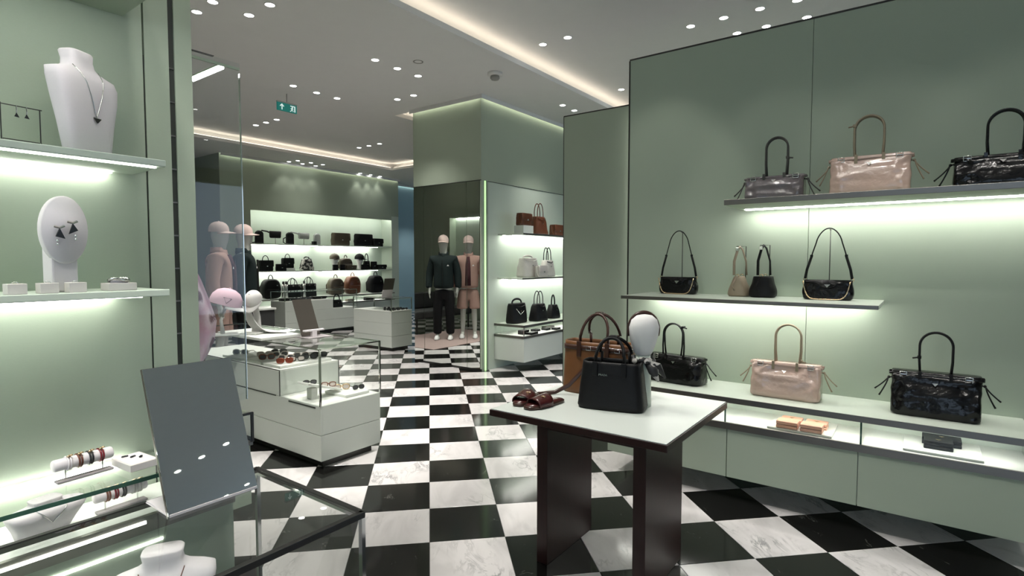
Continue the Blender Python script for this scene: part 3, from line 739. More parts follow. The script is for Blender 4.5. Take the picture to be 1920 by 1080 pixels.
fig([(0.058,0.057),(0.074,0.057),(0.084,0.047),(0.080,0.043),(0.070,0.050),(0.068,0.036),(0.082,0.026),(0.082,0.012),(0.075,0.012),(0.074,0.022),(0.062,0.030),(0.052,0.012),(0.036,0.012),(0.036,0.019),(0.047,0.019),(0.056,0.036),(0.056,0.047),(0.044,0.042),(0.042,0.047)], 'running_figure')
t = thing('smoke_detector', 'round white smoke detector on the ceiling left of the cove glow', 'smoke detector', (3.034,1.951,ZC))
MB().lathe([(0.085,0.0),(0.085,-0.028),(0.070,-0.036)],24).build('base','white_trim',t,True)
MB().lathe([(0.050,-0.036),(0.054,-0.062),(0.042,-0.078),(0.001,-0.079)],24).build('sensor','grey_plastic',t,True)
t = thing('ceiling_speaker', 'unlit dark ring fitting in the ceiling above the pair of downlights', 'ceiling fitting', (2.262,2.395,ZC))
p = [(0.040,-0.001),(0.055,-0.004),(0.055,0.001),(0.040,0.001)]
MB().rings([[(r*math.cos(2*PI*k/24), r*math.sin(2*PI*k/24), zz) for k in range(24)] for r, zz in p], close=True).build('ring','grey_plastic',t,True)
MB().lathe([(0.04,-0.0012),(0.04,0.0008)],24).build('grille','ceiling',t)

# ================================================================ LEFT JEWELLERY UNIT
def jshelf(label, z, leds):
    return shelf(label, -2.6, -1.413, -0.50, LY, z, 0.015, '-Y', leds, name='jewellery_shelf', board='wall_light', em='wall_light', lm='led_jewel')
jshelf('upper jewellery shelf with the necklace bust, lit underneath', 1.73, [(-2.6,-1.47,-0.315,-0.295,1.709,1.7145),(-2.6,-1.43,-0.486,-0.476,1.711,1.7145)])
jshelf('lower jewellery shelf with ring boxes and the oval earring stand', 1.405, [(-2.6,-1.47,-0.315,-0.295,1.384,1.3895),(-2.6,-1.45,-0.43,-0.415,1.384,1.3895)])  # strip away from the wall is added to brighten the panel underneath
t = thing('light_canopy', 'sage canopy box with a light strip over the jewellery shelves', 'canopy', (-2.0,-0.5,2.137))
MB().box(-0.7,0.575,-0.30,0.215,0.0,0.30).build('canopy_box','wall',t)
MB().box(-0.7,0.54,-0.27,-0.235,-0.004,0.0).build('light_strip','led',t)  # front strip added to light the necklace bust
MB().box(-0.7,0.54,0.0,0.02,-0.004,0.0).build('light_strip','led_jewel',t)
# wall case with glass top
t = thing('wall_vitrine', 'glass-topped lit wall case under the jewellery shelves', 'display case', (-1.9,-0.39,0))
mx = Matrix.Translation((1.9,0.39,0)); K = lambda: MB(mx)
K().box(-2.7,-1.262,-0.49,LY,0.0,0.80).build('cabinet_body','wall',t)
K().box(-2.7,-1.485,-0.5055,-0.5035,0.824,0.831).build('front_light','led_jewel',t)
K().box(-2.7,-1.444,-0.4925,-0.490,0.7635,0.7695).build('front_light','led_jewel',t)
K().box(-2.7,-1.262,-0.50,LY,0.80,0.84).build('display_deck','deck',t)
K().box(-2.7,-1.262,-0.503,-0.49,0.800,0.842).build('deck_edge','steel',t)
K().box(-2.7,-1.262,-0.498,-0.492,0.842,0.932).build('glass_front','glass',t)
K().box(-2.7,-1.262,-0.50,LY,0.932,0.940).build('glass_top','glass',t)
K().box(-2.7,-1.262,-0.502,-0.500,0.931,0.941).build('glass_edge','glass_edge',t)
K().box(-2.7,-1.45,-0.306,-0.292,0.918,0.930).build('light_strip','led_jewel',t)
K().box(-1.268,-1.260,-0.50,LY,0.84,0.932).build('end_glass','glass',t)
# free glass vitrine in the foreground
t = thing('glass_counter', 'foreground glass counter with dark top rails holding the mirror', 'display case', (-1.9,-0.81,0))
mx = Matrix.Translation((1.9,0.81,0))
x0, x1, y0, y1, zt = -2.9, -1.24, -1.04, -0.585, 0.91
K().box(x0,x1,y0,y1,0.0,0.05).build('plinth','darkmetal',t)
K().box(x0,x1-0.33,y0+0.01,y1-0.01,0.05,0.60).build('cabinet_body','wall',t)
K().box(x0,x1-0.32,y0+0.01,y1-0.01,0.60,0.62).build('display_deck','deck',t)
K().box(x0,x1,y0,y1,zt-0.008,zt).build('glass_top','glass',t)
K().box(x0,x1,y0,y0+0.006,0.05,zt-0.008).build('glass_front','glass',t)
K().box(x0,x1,y1-0.006,y1,0.05,zt-0.008).build('glass_back','glass',t)
K().box(x1-0.006,x1,y0+0.006,y1-0.006,0.05,zt-0.008).build('glass_end','glass',t)
for seg in ((x0,x1,y0-0.004,y0+0.010),(x0,x1,y1-0.008,y1+0.004),(x1-0.010,x1+0.004,y0,y1)):
    K().box(*seg,zt-0.012,zt+0.002).build('top_rail','darkmetal',t,bevel=0.001)
K().box(x1-0.014,x1-0.010,y0+0.01,y1-0.01,zt-0.012,zt-0.004).build('inner_rail','chrome',t)
for py_ in (y0+0.004,y1-0.004):
    K().box(x1-0.008,x1+0.002,py_-0.006,py_+0.006,0.05,zt-0.01).build('corner_post','chrome',t)
# tilted counter mirror
t = thing('counter_mirror', 'tilted rectangular counter mirror standing on the foreground glass counter', 'mirror', (-1.415,-0.719,0.91))
a = math.atan2(0.119,0.317); mx = Matrix.Rotation(-a,4,'X')
MB(mx).box(-0.102,0.102,0.0,0.003,0.0,0.339).build('mirror_glass','mirror',t)
MB(mx).box(-0.1025,0.1025,0.003,0.010,-0.001,0.340).build('mirror_back','mirror_dark',t)
MB().poly([(-0.102,0.012,0.002),(-0.102,0.125,0.002),(-0.102,0.012,0.006)],(0.204,0,0)).build('foot','velvet',t)
MB().box(-0.10,0.10,0.0,0.125,0.0002,0.006).build('base_plate','velvet',t)
# glass side screen, scarf rail and low case on the far side of the unit
t = thing('glass_screen', 'upright clear glass screen with a bright edge beside the left wall', 'glass screen', (-1.17,-0.25,1.0))
MB().box(-0.08,0.08,-0.004,0.004,0.02,1.112).build('pane','glass_dark',t)
MB().box(0.08,0.0815,-0.004,0.004,0.02,1.08).build('bright_edge','chrome',t)
MB().box(-0.08,0.0,-0.006,0.006,1.112,1.1135).build('top_clip','darkmetal',t)
t = thing('scarf_rail', 'slim rail with a glowing bar imitating a light reflected in the glass screen', 'light fitting', (-1.15,0.2,2.10))
MB().box(-0.1,0.075,-0.425,-0.418,0.0,0.008).build('cross_rail','wall',t)
MB().box(0.015,0.034,-0.415,0.0,0.004,0.008).build('bar_channel','wall',t)
MB().box(0.017,0.032,-0.41,-0.2,-0.004,0.004).build('reflection_bar','led',t)  # glowing bar stands in for a light reflected in the pane
t = thing('side_vitrine', 'small glass-topped case with a steel corner beside the mirror', 'display case', (-1.15,0.4,0.64))
MB().box(-0.1,0.095,-0.6,0.9,0.0,0.205).build('cabinet_body','wall',t)
MB().box(-0.1,0.102,-0.605,0.9,0.205,0.216).build('deck_edge','steel',t)
MB().box(-0.1,0.104,-0.604,-0.599,0.216,0.313).build('glass_end','glass',t)
MB().box(0.099,0.104,-0.599,0.9,0.216,0.313).build('glass_front','glass',t)
MB().box(-0.1,0.104,-0.604,0.9,0.313,0.318).build('glass_top','glass',t)
MB().box(0.098,0.106,-0.606,-0.598,0.216,0.318).build('corner_post','darkmetal',t)
MB().box(-0.1,0.104,-0.607,-0.603,0.312,0.320).build('top_rail','darkmetal',t)
# hanging scarf
R = []
edge = [(1.46,-1.135),(1.42,-1.112),(1.34,-1.081),(1.264,-1.055),(1.19,-1.064),(1.107,-1.108),(1.06,-1.16)]
for k in range(25):
    z = lerp_z = 1.46-0.40*k/24
    for i in range(len(edge)-1):
        if edge[i][0] >= z-1e-6 >= edge[i+1][0]-1e-5:
            f = (edge[i][0]-z)/(edge[i][0]-edge[i+1][0]); xe = edge[i][1]+(edge[i+1][1]-edge[i][1])*f
    R.append([Vector((-1.20+(xe+1.20)*s, 0.0+0.018*math.sin(11*s+3*z)*s, z)) for s in [q/16 for q in range(17)]])
sc = MB().grid(R).build('silk_scarf','scarf',None,True)
m_ = sc.modifiers.new('solid','SOLIDIFY'); m_.thickness = 0.002
tag(sc,'pink and white printed silk scarf hanging beside the left wall edge','scarf')
# ================================================================ BAGS
def crinkle(amp, sc, seed, ztop):
    off = Vector((seed*7.3, seed*3.1, seed*1.7))
    def f(p):
        a = noise.noise(p*sc+off); c = noise.noise(p*sc*2.3+off)
        k = 0.25+0.75*min(1, max(0, p.z/ztop))
        return amp*(1-2*abs(a))*k + amp*0.45*c
    return f
def lerp(a, b, t): return a+(b-a)*t
def plaque(parent, x, y, z, s, m='silver', name='triangle_plaque', rot=0.0):
    b = MB().poly([(-s,0,s*0.55),(s,0,s*0.55),(0,0,-s*0.65)],(0,-0.003,0))
    o = b.build(name, m, parent); o.location = (x,y,z); o.rotation_euler = (rot,0,0)
    return o
def frame_rect(w, h, r): return [(-w/2,0,-h/2),(w/2,0,-h/2),(w/2,0,h/2),(-w/2,0,h/2)]

def belted_bag(label, loc, rz, w, d, h, hh, bm, tm, hw='silver', hx=0.0, knot=0.25, seed=1, group=None, roll=0.0):
    t = thing('handbag', label, 'handbag', loc, rz, group)
    if roll: t.rotation_euler = (0, roll, rz)
    spec = []
    for k in range(21):
        u = k/20
        a = lerp(w/2, w/2*0.985, u) ; b_ = d/2*(1-0.62*u**1.8) + 0.006*math.sin(PI*u)
        if u < 0.06: s = 0.93+0.07*math.sqrt(u/0.06); a *= s; b_ *= s
        spec.append((h*0.93*u, a, b_))
    body = MB().super(spec, 7.0, 96, crinkle(0.017, 14, seed, h)).build('body', bm, t, True)
    tb = d/2*0.38
    MB().super([(h*0.86, w/2*0.985, tb+0.004),(h*0.87, w/2*0.995, tb+0.009),(h*0.985, w/2*0.995, tb+0.006),(h, w/2*0.98, tb)], 6.0, 56, crinkle(0.002, 20, seed+3, h)).build('top_band', bm, t, True)
    # belt wrapped around the top
    R = []
    for zz, e in ((h*0.895,0.013),(h*0.895,0.016),(h*0.955,0.016),(h*0.955,0.013)):
        ring = []
        for k in range(56):
            q = 2*PI*k/56; c = math.cos(q); s_ = math.sin(q)
            ring.append(((w/2+0.012)*math.copysign(abs(c)**0.34,c), (tb+e-0.002)*math.copysign(abs(s_)**0.34,s_), zz))
        R.append(ring)
    MB().rings(R, close=True).build('belt', bm, t, True)
    yf = -(tb+0.016)
    for sx in (-1, 1):
        o = MB().tube(frame_rect(0.030, 0.026, 0), 0.0026, 6, True).build('buckle', hw, t, True); o.location = (sx*w*0.36, yf, h*0.925)
        MB().cb((0,0.001,0),(0.024,0.003,0.004)).build('buckle_pin', hw, o)
        MB().cb((sx*w*0.17, yf-0.001, h*0.91),(0.016,0.005,0.05)).build('handle_tab', tm, t, bevel=0.001)
        # draw cords at both ends
        for q, (ox, oz, yy) in enumerate(((0.055,0.105,-0.012),(0.085,0.075,0.014))):
            P = [(sx*(w/2-0.004), 0, h*0.80),(sx*(w/2+0.014), yy*0.4, h*0.79)]
            for k in range(1,7):
                v = k/6; P.append((sx*(w/2+0.014+ox*v**1.3*0.75), yy, h*0.79-oz*v))
            dc = MB().tube(P, [0.0035]*7+[0.0048], 6).build('draw_cord', tm, t, True)
            if q == 0: MB().lathe([(0.0008,-0.008),(0.007,-0.004),(0.007,0.004),(0.0008,0.008)],10,(sx*(w/2+0.012),0,h*0.79)).build('cord_knot', tm, dc, True)
    hwid = w*0.185
    for sy, ln in ((-1,0.010),(1,-0.002)):
        P = arch(hx*w, sy*(tb*0.7), h*0.93, hh - (0.004 if sy > 0 else 0), hwid, 20, lean=-sy*tb*0.45)
        MB().tube(P, 0.0058, 8, flat=1.15).build('handle', tm, t, True)
    kz = lerp(h, hh, abs(knot)); kx = hwid if knot > 0 else -hwid
    MB().cb((hx*w+kx, 0, kz),(0.018,0.034,0.016)).build('handle_strap', tm, t, bevel=0.003)
    MB().tube([(hx*w+kx, -0.004, kz),(hx*w+kx+math.copysign(0.03,kx), -0.012, kz-0.006)], 0.0045, 6).build('strap_tip', tm, t, True)
    plaque(t, 0.0, -(d/2*0.66+0.012), h*0.76, 0.013, hw, rot=-0.28)
    return t
RZ = -PI/2
belted_bag('small pewter grey glazed handbag at the left end of the upper wall shelf', (1.63,-1.31,1.843), RZ, 0.325, 0.13, 0.145, 0.375, 'pewter_patent','pewter_trim', knot=0.45, seed=1, hx=0.02)
belted_bag('large taupe glazed belted handbag in the middle of the upper wall shelf', (1.64,-1.79,1.843), RZ, 0.375, 0.15, 0.215, 0.435, 'taupe_patent','olive_trim', knot=-0.78, seed=2, hx=-0.02)
belted_bag('black patent belted handbag cut by the right picture edge on the upper shelf', (1.64,-2.34,1.843), RZ, 0.375, 0.15, 0.16, 0.378, 'black_patent','black_patent', knot=0.12, seed=3, hx=0.03)
belted_bag('black patent belted handbag on the counter beside the head stand', (1.70,-0.70,0.645), RZ-0.12, 0.385, 0.16, 0.185, 0.40, 'black_patent','black_patent', knot=0.90, seed=4, hx=-0.08)
belted_bag('taupe pink glazed belted handbag on the lit counter', (1.675,-1.388,0.645), RZ, 0.385, 0.16, 0.215, 0.445, 'taupe_patent','olive_trim', knot=0.05, seed=5, hx=0.02)
belted_bag('black belted handbag with silver buckles at the right end of the counter', (1.69,-2.112,0.645), RZ, 0.385, 0.17, 0.235, 0.45, 'black_patent','black_leather', knot=-0.35, seed=6, hx=0.0)

# ---- small shoulder bags on thin stands
def t_stand(label, loc, rz, h):
    t = thing('bag_stand', label, 'stand', loc, rz)
    MB().box(-0.03,0.03,-0.012,0.035,0.0,0.003).build('base','steel',t)
    MB().tube([(0,0,0.002),(0,0,h)],0.0026,8).build('rod','darkmetal',t,True)
    MB().tube([(0,-0.02,h),(0,0.02,h)],0.004,8).build('hook_bar','steel',t,True)
    return t
def shoulder_bag(label, loc, rz, w, d, h, top, seed):
    t = thing('shoulder_bag', label, 'handbag', loc, rz)
    spec = [(h*k/14, w/2*(0.93+0.07*math.sin(PI*min(1,k/14*1.3)))*(0.94 if k == 0 else 1), d/2*(0.9 if k == 0 else (1-0.55*(k/14)**1.6)) ) for k in range(15)]
    MB().super(spec, 4.5, 56, crinkle(0.0055, 18, seed, h)).build('body','black_patent',t,True)
    yf = -d/2
    # scalloped flap
    pts = [(-w*0.44,h*0.99),(w*0.44,h*0.99),(w*0.43,h*0.86),(w*0.20,h*0.80),(w*0.12,h*0.60),(0,h*0.54),(-w*0.12,h*0.60),(-w*0.20,h*0.80),(-w*0.43,h*0.86)]
    o = MB().poly([(x,0,z-h*0.99) for x,z in pts],(0,-0.005,0)).build('flap','black_patent',t,bevel=0.0015); o.location = (0,yf*0.50,h*1.0); o.rotation_euler = (-0.30,0,0)
    plaque(t, 0, yf*0.95, h*0.70, 0.016, 'silver', rot=-0.3)
    for sx in (-1,1):
        MB().tube([(sx*w*0.46+0.008*math.cos(q),0,h*1.0+0.008*math.sin(q)) for q in [2*PI*k/12 for k in range(12)]],0.0022,6,True).build('strap_ring','gold',t,True)
        P = [(sx*w*0.455,0,h*1.05),(sx*w*0.42,0,h*1.05+(top-h)*0.18),(sx*w*0.33,0,h*1.05+(top-h)*0.45)]
        MB().tube(P,0.0075,8,flat=0.45).build('strap_end','black_leather',t,True)
        MB().cb((sx*w*0.335,0,h*1.05+(top-h)*0.45),(0.016,0.007,0.012)).build('strap_buckle','black_leather',t,bevel=0.002)
    P = [(-w*0.335,0,h*1.05+(top-h)*0.45)]
    for k in range(15):
        a = PI-PI*k/14; P.append((w*0.20*math.cos(a)*(1+0.25*(1-math.sin(a))), 0, top-0.085+0.085*math.sin(a)))
    P.append((w*0.335,0,h*1.05+(top-h)*0.45))
    MB().tube(P,0.0035,8).build('strap','black_leather',t,True)
    # gold chain lying over the front and on the shelf
    P = []
    for k in range(61):
        u = k/60; x = lerp(-w*0.47, w*0.44, u)
        z = 0.004+ (h*0.9)*(abs(2*u-1)**7); y = yf*(1.0+0.30*(1-abs(2*u-1)**3))-0.008
        P.append((x,y,z))
    MB().tube(P,[0.0022 if k % 2 else 0.0042 for k in range(61)],6).build('chain','gold',t,True)
    return t
shoulder_bag('small black patent shoulder bag with a gold chain, leftmost on the middle shelf', (1.795,-0.665,1.246), RZ, 0.27, 0.075, 0.118, 0.44, 11)
t_stand('thin steel stand holding up the leftmost shoulder bag strap', (1.845,-0.672,1.246), RZ, 0.432)
shoulder_bag('black patent shoulder bag with a gold chain at the right end of the middle shelf', (1.745,-1.590,1.246), RZ, 0.27, 0.08, 0.118, 0.425, 12)
t_stand('thin steel stand holding up the right shoulder bag strap', (1.80,-1.590,1.246), RZ, 0.418)
def l_stand(label, loc, rz, h):
    t = thing('bag_stand', label, 'stand', loc, rz)
    MB().box(-0.035,0.03,-0.02,0.02,0.0,0.003).build('base','steel',t)
    MB().tube([(0.03,0,0.002),(0.03,0,h),(-0.03,0,h)],0.0028,8).build('rod','darkmetal',t,True)
    return t
def pouch(label, loc, rz, m, w, d, h, top, seed, pin=0.6):
    t = thing('pouch_bag', label, 'handbag', loc, rz)
    spec = []
    for k in range(15):
        u = k/14; a = w/2*(0.9 if k == 0 else 1)*(1-pin*u**1.6)*(1+0.10*math.sin(PI*min(1,u*1.6))); b_ = d/2*(0.92 if k == 0 else 1)*(1-0.18*u)
        spec.append((h*u,a,b_))
    MB().super(spec,3.0,44,crinkle(0.004,18,seed,h)).build('body',m,t,True)
    MB().tube([(-0.004,-d*0.42,h*0.98),(-0.030,-d*0.50,h*0.55),(-0.012,-d*0.52,h*0.30)],0.005,6,flat=0.5).build('zip_pull',m,t,True)
    for sy in (-1,1):
        MB().tube([(0.004*0+0.010*math.cos(q),sy*d*0.40,h*1.02+0.010*math.sin(q)) for q in [2*PI*k/12 for k in range(12)]],0.0022,6,True).build('strap_ring','gold',t,True)
    P = [(-0.022,-d*0.36,h*1.06),(-0.024,-d*0.30,(h+top)/2),(-0.010,-d*0.12,top-0.02),(0.0,0,top),(0.012,d*0.12,top-0.02),(0.030,d*0.26,(h+top)/2),(0.032,d*0.36,h*1.06)]
    MB().tube(P,0.0085,8,flat=0.5).build('strap',m,t,True)
    MB().cb((-0.012,-d*0.14,top-0.018),(0.020,0.018,0.022)).build('strap_buckle','silver',t,bevel=0.002)
    return t
pouch('taupe leather wedge-shaped mini bag hanging on a hook stand', (1.79,-1.075,1.246), RZ, 'taupe_leather', 0.13, 0.14, 0.13, 0.325, 21)
l_stand('angled wire hook stand of the taupe mini bag', (1.86,-1.065,1.246), RZ, 0.327)
pouch('black leather wedge-shaped mini bag hanging on a hook stand', (1.77,-1.225,1.246), RZ, 'black_leather', 0.15, 0.14, 0.132, 0.33, 22, 0.28)
l_stand('angled wire hook stand of the black mini bag', (1.845,-1.215,1.246), RZ, 0.332)

# ---- trays and wallets in the lit console drawer
def tray(label, loc, rz, w, d, h=0.012, m='deck', name='display_tray'):
    o = MB().box(-w/2,w/2,-d/2,d/2,0,h).build(name,m,None,bevel=0.002); o.location = loc; o.rotation_euler = (0,0,rz)
    return tag(o,label,'tray')
tray('white tray with the peach wallets in the lit drawer', (1.68,-1.485,0.4705), RZ, 0.34, 0.29)
tray('white tray with the black wallets in the lit drawer', (1.69,-2.150,0.4705), RZ, 0.33, 0.29)
def wallet(label, loc, rz, m, w, d, h, pm='gold', group=None, pl=True):
    t = thing('wallet', label, 'wallet', loc, rz, group)
    MB().box(-w/2,w/2,-d/2,d/2,0,h*0.46).build('wallet_back',m,t,bevel=0.003)
    MB().box(-w/2,w/2,-d/2+0.002,d/2,h*0.52,h).build('wallet_flap',m,t,bevel=0.003)
    MB().box(-w/2+0.003,w/2-0.003,-d/2+0.006,d/2,h*0.44,h*0.54).build('wallet_fold','lining',t)
    if pl:
        b = MB().poly([(-0.014,0.008,h),(0.014,0.008,h),(0,-0.010,h)],(0,0,0.0012)); b.build('triangle_plaque',pm,t)
    return t
wallet('peach wallet with a small triangle, rear left on its white tray', (1.68,-1.425,0.4835), RZ, 'peach_leather', 0.115, 0.09, 0.034)
wallet('peach wallet with a small triangle, rear right on its white tray', (1.68,-1.560,0.4835), RZ, 'peach_leather', 0.115, 0.09, 0.034)
wallet('peach flap wallet at the front left of its white tray', (1.585,-1.420,0.4835), RZ, 'peach_leather', 0.115, 0.085, 0.040, pl=False)
wallet('peach flap wallet at the front right of its white tray', (1.585,-1.548,0.4835), RZ, 'peach_leather', 0.115, 0.085, 0.040, pl=False)
wallet('black wallet with a gold triangle, rear on its white tray', (1.745,-2.150,0.4835), RZ, 'black_leather', 0.17, 0.10, 0.038)
wallet('black wallet with a gold triangle, front on its white tray', (1.655,-2.135,0.4835), RZ, 'black_leather', 0.125, 0.09, 0.042)

# ---- totes on the table
def tote(label, loc, rz, m, tm, w, d, h, hh, seed, taper=0.97, flare=0.0, letters=False, strap=False, buckles=True):
    t = thing('tote_bag', label, 'handbag', loc, rz)
    spec = []
    for k in range(17):
        u = k/16; a = w/2*lerp(1.0,taper,u)*(0.95 if k == 0 else 1); b_ = d/2*(0.93 if k == 0 else 1)*(1-0.28*u)+flare*max(0,u-0.8)
        spec.append((h*u,a,b_))
    for k in range(9):
        u = 1-k/8*0.55; a = w/2*lerp(1.0,taper,u)-0.006; b_ = d/2*(1-0.28*u)-0.006
        spec.append((h*u-0.001,a,b_))
    MB().super(spec,5.0,60,crinkle(0.003,12,seed,h)).build('body',m,t,True)
    MB().box(-w*0.42,w*0.42,-d*0.30,d*0.30,h*0.44,h*0.46).build('lining','lining',t)
    # belt band below the rim and side gussets
    R = []
    for zz, e in ((h*0.84,0.001),(h*0.84,0.006),(h*0.93,0.006),(h*0.93,0.001)):
        u = zz/h; a = w/2*lerp(1,taper,u)+e; b_ = d/2*(1-0.28*u)+e
        R.append([(a*math.copysign(abs(math.cos(q))**0.4,math.cos(q)), b_*math.copysign(abs(math.sin(q))**0.4,math.sin(q)), zz) for q in [2*PI*(k+.5)/48 for k in range(48)]])
    if buckles: MB().rings(R,close=True).build('belt',tm,t,True)
    for sx in (-1,1):
        yb = -(d/2*0.76+0.010)
        MB().cb((sx*w*0.21,yb,h*0.86),(0.024,0.007,h*0.30)).build('handle_tab',tm,t,bevel=0.002)
        if buckles: o = MB().tube(frame_rect(0.026,0.018,0),0.0016,6,True).build('buckle','silver',t,True); o.location = (sx*w*0.06 if sx < 0 else w*0.36,yb-0.002,h*0.885)
    for sy in (-1,1):
        y = sy*d*0.36; hw_ = w*0.21
        P = [(-hw_,y,h*0.86),(-hw_*1.0,y*0.95,h+0.03)]
        for k in range(15):
            a = PI-PI*k/14; P.append((hw_*1.0*math.cos(a)*(0.96 if sy < 0 else 1.12), y*(1-0.75*math.sin(a)), h+0.03+(hh-h-0.03)*math.sin(a)))
        P += [(hw_*1.0,y*0.95,h+0.03),(hw_,y,h*0.86)]
        MB().tube(P,0.0078,10).build('handle',tm,t,True)
    MB().cb((0.0,0.0,hh+0.002),(0.034,0.040,0.018)).build('handle_loop',tm,t,bevel=0.004)
    if strap:
        P = [(w*0.0,-d*0.45,h*0.72),(-w*0.12,-d*0.60,h*0.45),(-w*0.28,-d*0.75,h*0.18),(-w*0.44,-d*0.95,0.012),(-w*0.60,-d*1.35,0.006)]
        MB().tube(P,0.011,8,flat=0.4).build('shoulder_strap',tm,t,True)
    if letters:
        fc = bpy.data.curves.new('lettering','FONT'); fc.body = 'PRADA'; fc.size = 0.013; fc.extrude = 0.0006; fc.align_x = 'CENTER'
        tmp = bpy.data.objects.new('tmp',fc); COL.objects.link(tmp)
        dg = bpy.context.evaluated_depsgraph_get(); me = bpy.data.meshes.new_from_object(tmp.evaluated_get(dg)); bpy.data.objects.remove(tmp)
        me.materials.append(M['silver'])
        o = bpy.data.objects.new('lettering',me); COL.objects.link(o); o.parent = t; o.location = (-0.03,-(d/2*0.80)-0.004,h*0.72); o.rotation_euler = (PI/2-0.09,0,0)
    return t
tote('black leather tote with silver lettering in front on the table', (0.375,-0.862,0.776), RZ+0.22, 'black_leather','black_leather', 0.325, 0.17, 0.225, 0.335, 31, taper=0.84, letters=True, buckles=False)
tote('caramel brown leather tote standing behind the black one on the table', (0.60,-0.672,0.776), RZ+0.02, 'brown_leather','darkbrown', 0.385, 0.18, 0.275, 0.42, 32, taper=0.96, strap=True)

# ---- head stand with headband and neck scarf
t = thing('head_stand', 'white egg-shaped display head with a headband on a pale pedestal', 'display head', (0.485,-0.968,0.776))
MB().lathe([(0.001,0.240),(0.028,0.243),(0.041,0.260),(0.055,0.30),(0.067,0.345),(0.071,0.385),(0.061,0.42),(0.038,0.441),(0.001,0.448)],32,sy=1.05).build('head','white_cloth',t,True)
MB().lathe([(0.040,0.0),(0.041,0.02),(0.037,0.16),(0.034,0.25),(0.001,0.252)],32).build('pedestal','counter',t,True)
hb = thing('headband','dark leather headband over the white display head','headband',(0.485,-0.968,0.776),-0.93)
P = [(0.073*1.02*math.cos(a), -0.004, 0.365+0.088*math.sin(a)) for a in [(-0.28+(PI+0.56)*k/24) for k in range(25)]]
MB().tube(P,[0.004+0.007*math.sin(PI*k/24) for k in range(25)],8,flat=0.9).build('band','darkbrown',hb,True)
ns = thing('neck_scarf','knotted black and white patterned scarf around the display head neck','scarf',(0.485,-0.968,0.776),-0.93)
MB().tube([(0.044*math.cos(q),0.044*math.sin(q),0.225+0.006*math.sin(3*q)) for q in [2*PI*k/28 for k in range(28)]],[0.013+0.004*math.sin(k*1.7) for k in range(28)],8,True).build('wrap','print',ns,True)
MB().tube([(0.0,-0.052,0.225),(0.030,-0.075,0.185),(0.055,-0.080,0.135)],[0.010,0.024,0.004],8,flat=0.5).build('tail','print',ns,True)
MB().tube([(0.0,-0.052,0.225),(0.055,-0.060,0.200),(0.095,-0.055,0.145)],[0.010,0.022,0.004],8,flat=0.5).build('tail','print',ns,True)
MB().lathe([(0.001,-0.016),(0.016,-0.006),(0.016,0.006),(0.001,0.016)],12,(0.004,-0.056,0.225)).build('knot','print',ns,True)

# ---- slide sandals
def sandal(label, loc, rz):
    t = thing('sandal', label, 'sandal', loc, rz)
    L_ = 0.25
    def outline(s, z):
        pts = []
        for k in range(40):
            q = 2*PI*k/40; y = -math.cos(q)*L_/2
            u = (y+L_/2)/L_
            wd = (0.040+0.006*math.cos((u-0.25)*5))*abs(math.sin(q))**0.55
            pts.append((math.copysign(wd*s,math.sin(q)), y*s, z))
        return pts
    MB().rings([outline(0.97,0.0),outline(1.0,0.003),outline(1.0,0.013),outline(0.97,0.016)]).build('sole','darkbrown',t,True)
    MB().rings([outline(0.93,0.016),outline(0.92,0.019)]).build('insole','oxblood',t,True)
    n = 14
    rows = []
    for j in range(7):
        v = j/6; y = -0.075+0.085*v
        rows.append([(0.048*math.cos(PI-PI*k/n), y+0.012*math.sin(PI*k/n)*(v-0.5), 0.008+ (0.038+0.014*v)*math.sin(PI*k/n)**0.7) for k in range(n+1)])
    o = MB().grid(rows).build('strap','oxblood',t,True); s = o.modifiers.new('solid','SOLIDIFY'); s.thickness = 0.004
    MB().cb((0.020,-0.03,0.052),(0.022,0.012,0.006)).build('buckle','gold',t,bevel=0.001)
    return t
sandal('oxblood slide sandal, the left of the pair on the table', (0.225,-0.465,0.776), -1.35)
sandal('oxblood slide sandal, the right of the pair on the table', (0.205,-0.585,0.776), -1.78+PI*0)

# ================================================================ COLUMN SIDE BAGS
def hobo(label, loc, rz, m, w, d, h, hh, seed, tm=None, name='shoulder_bag', pinch=0.35, two=False, ring=False):
    t = thing(name, label, 'handbag', loc, rz); tm = tm or m
    spec = [(h*k/14, w/2*(0.92 if k == 0 else 1)*(1-pinch*(k/14)**1.5), d/2*(0.92 if k == 0 else 1)*(1-0.5*(k/14)**1.4)) for k in range(15)]
    MB().super(spec,3.6,44,crinkle(0.010,9,seed,h)).build('body',m,t,True)
    hw_ = w/2*(1-pinch)*0.75
    for sy in ((-1,1) if two else (0,)):
        P = [(-hw_,sy*d*0.15,h*0.94)]+[(hw_*math.cos(PI-PI*k/12)*0.9, sy*d*0.15, h+(hh-h)*math.sin(PI*k/12)**0.8) for k in range(13)]+[(hw_,sy*d*0.15,h*0.94)]
        MB().tube(P,0.008 if two else 0.014,8,flat=0.6).build('handle',tm,t,True)
    MB().tube([(-hw_*1.1,-d*0.3,h*0.9),(0,-d*0.45,h*0.82),(hw_*1.1,-d*0.3,h*0.9)],0.006,6).build('rim_strap',tm,t,True)
    plaque(t,0,-d*0.44,h*0.6,0.014,'gold' if ring else 'silver',rot=-0.2)
    if ring:
        MB().tube([(-w*0.30,-d*0.40,h*0.75),(-w*0.1,-d*0.52,h*0.45),(w*0.15,-d*0.48,h*0.6)],0.006,6).build('chain','silver',t,True)
    return t
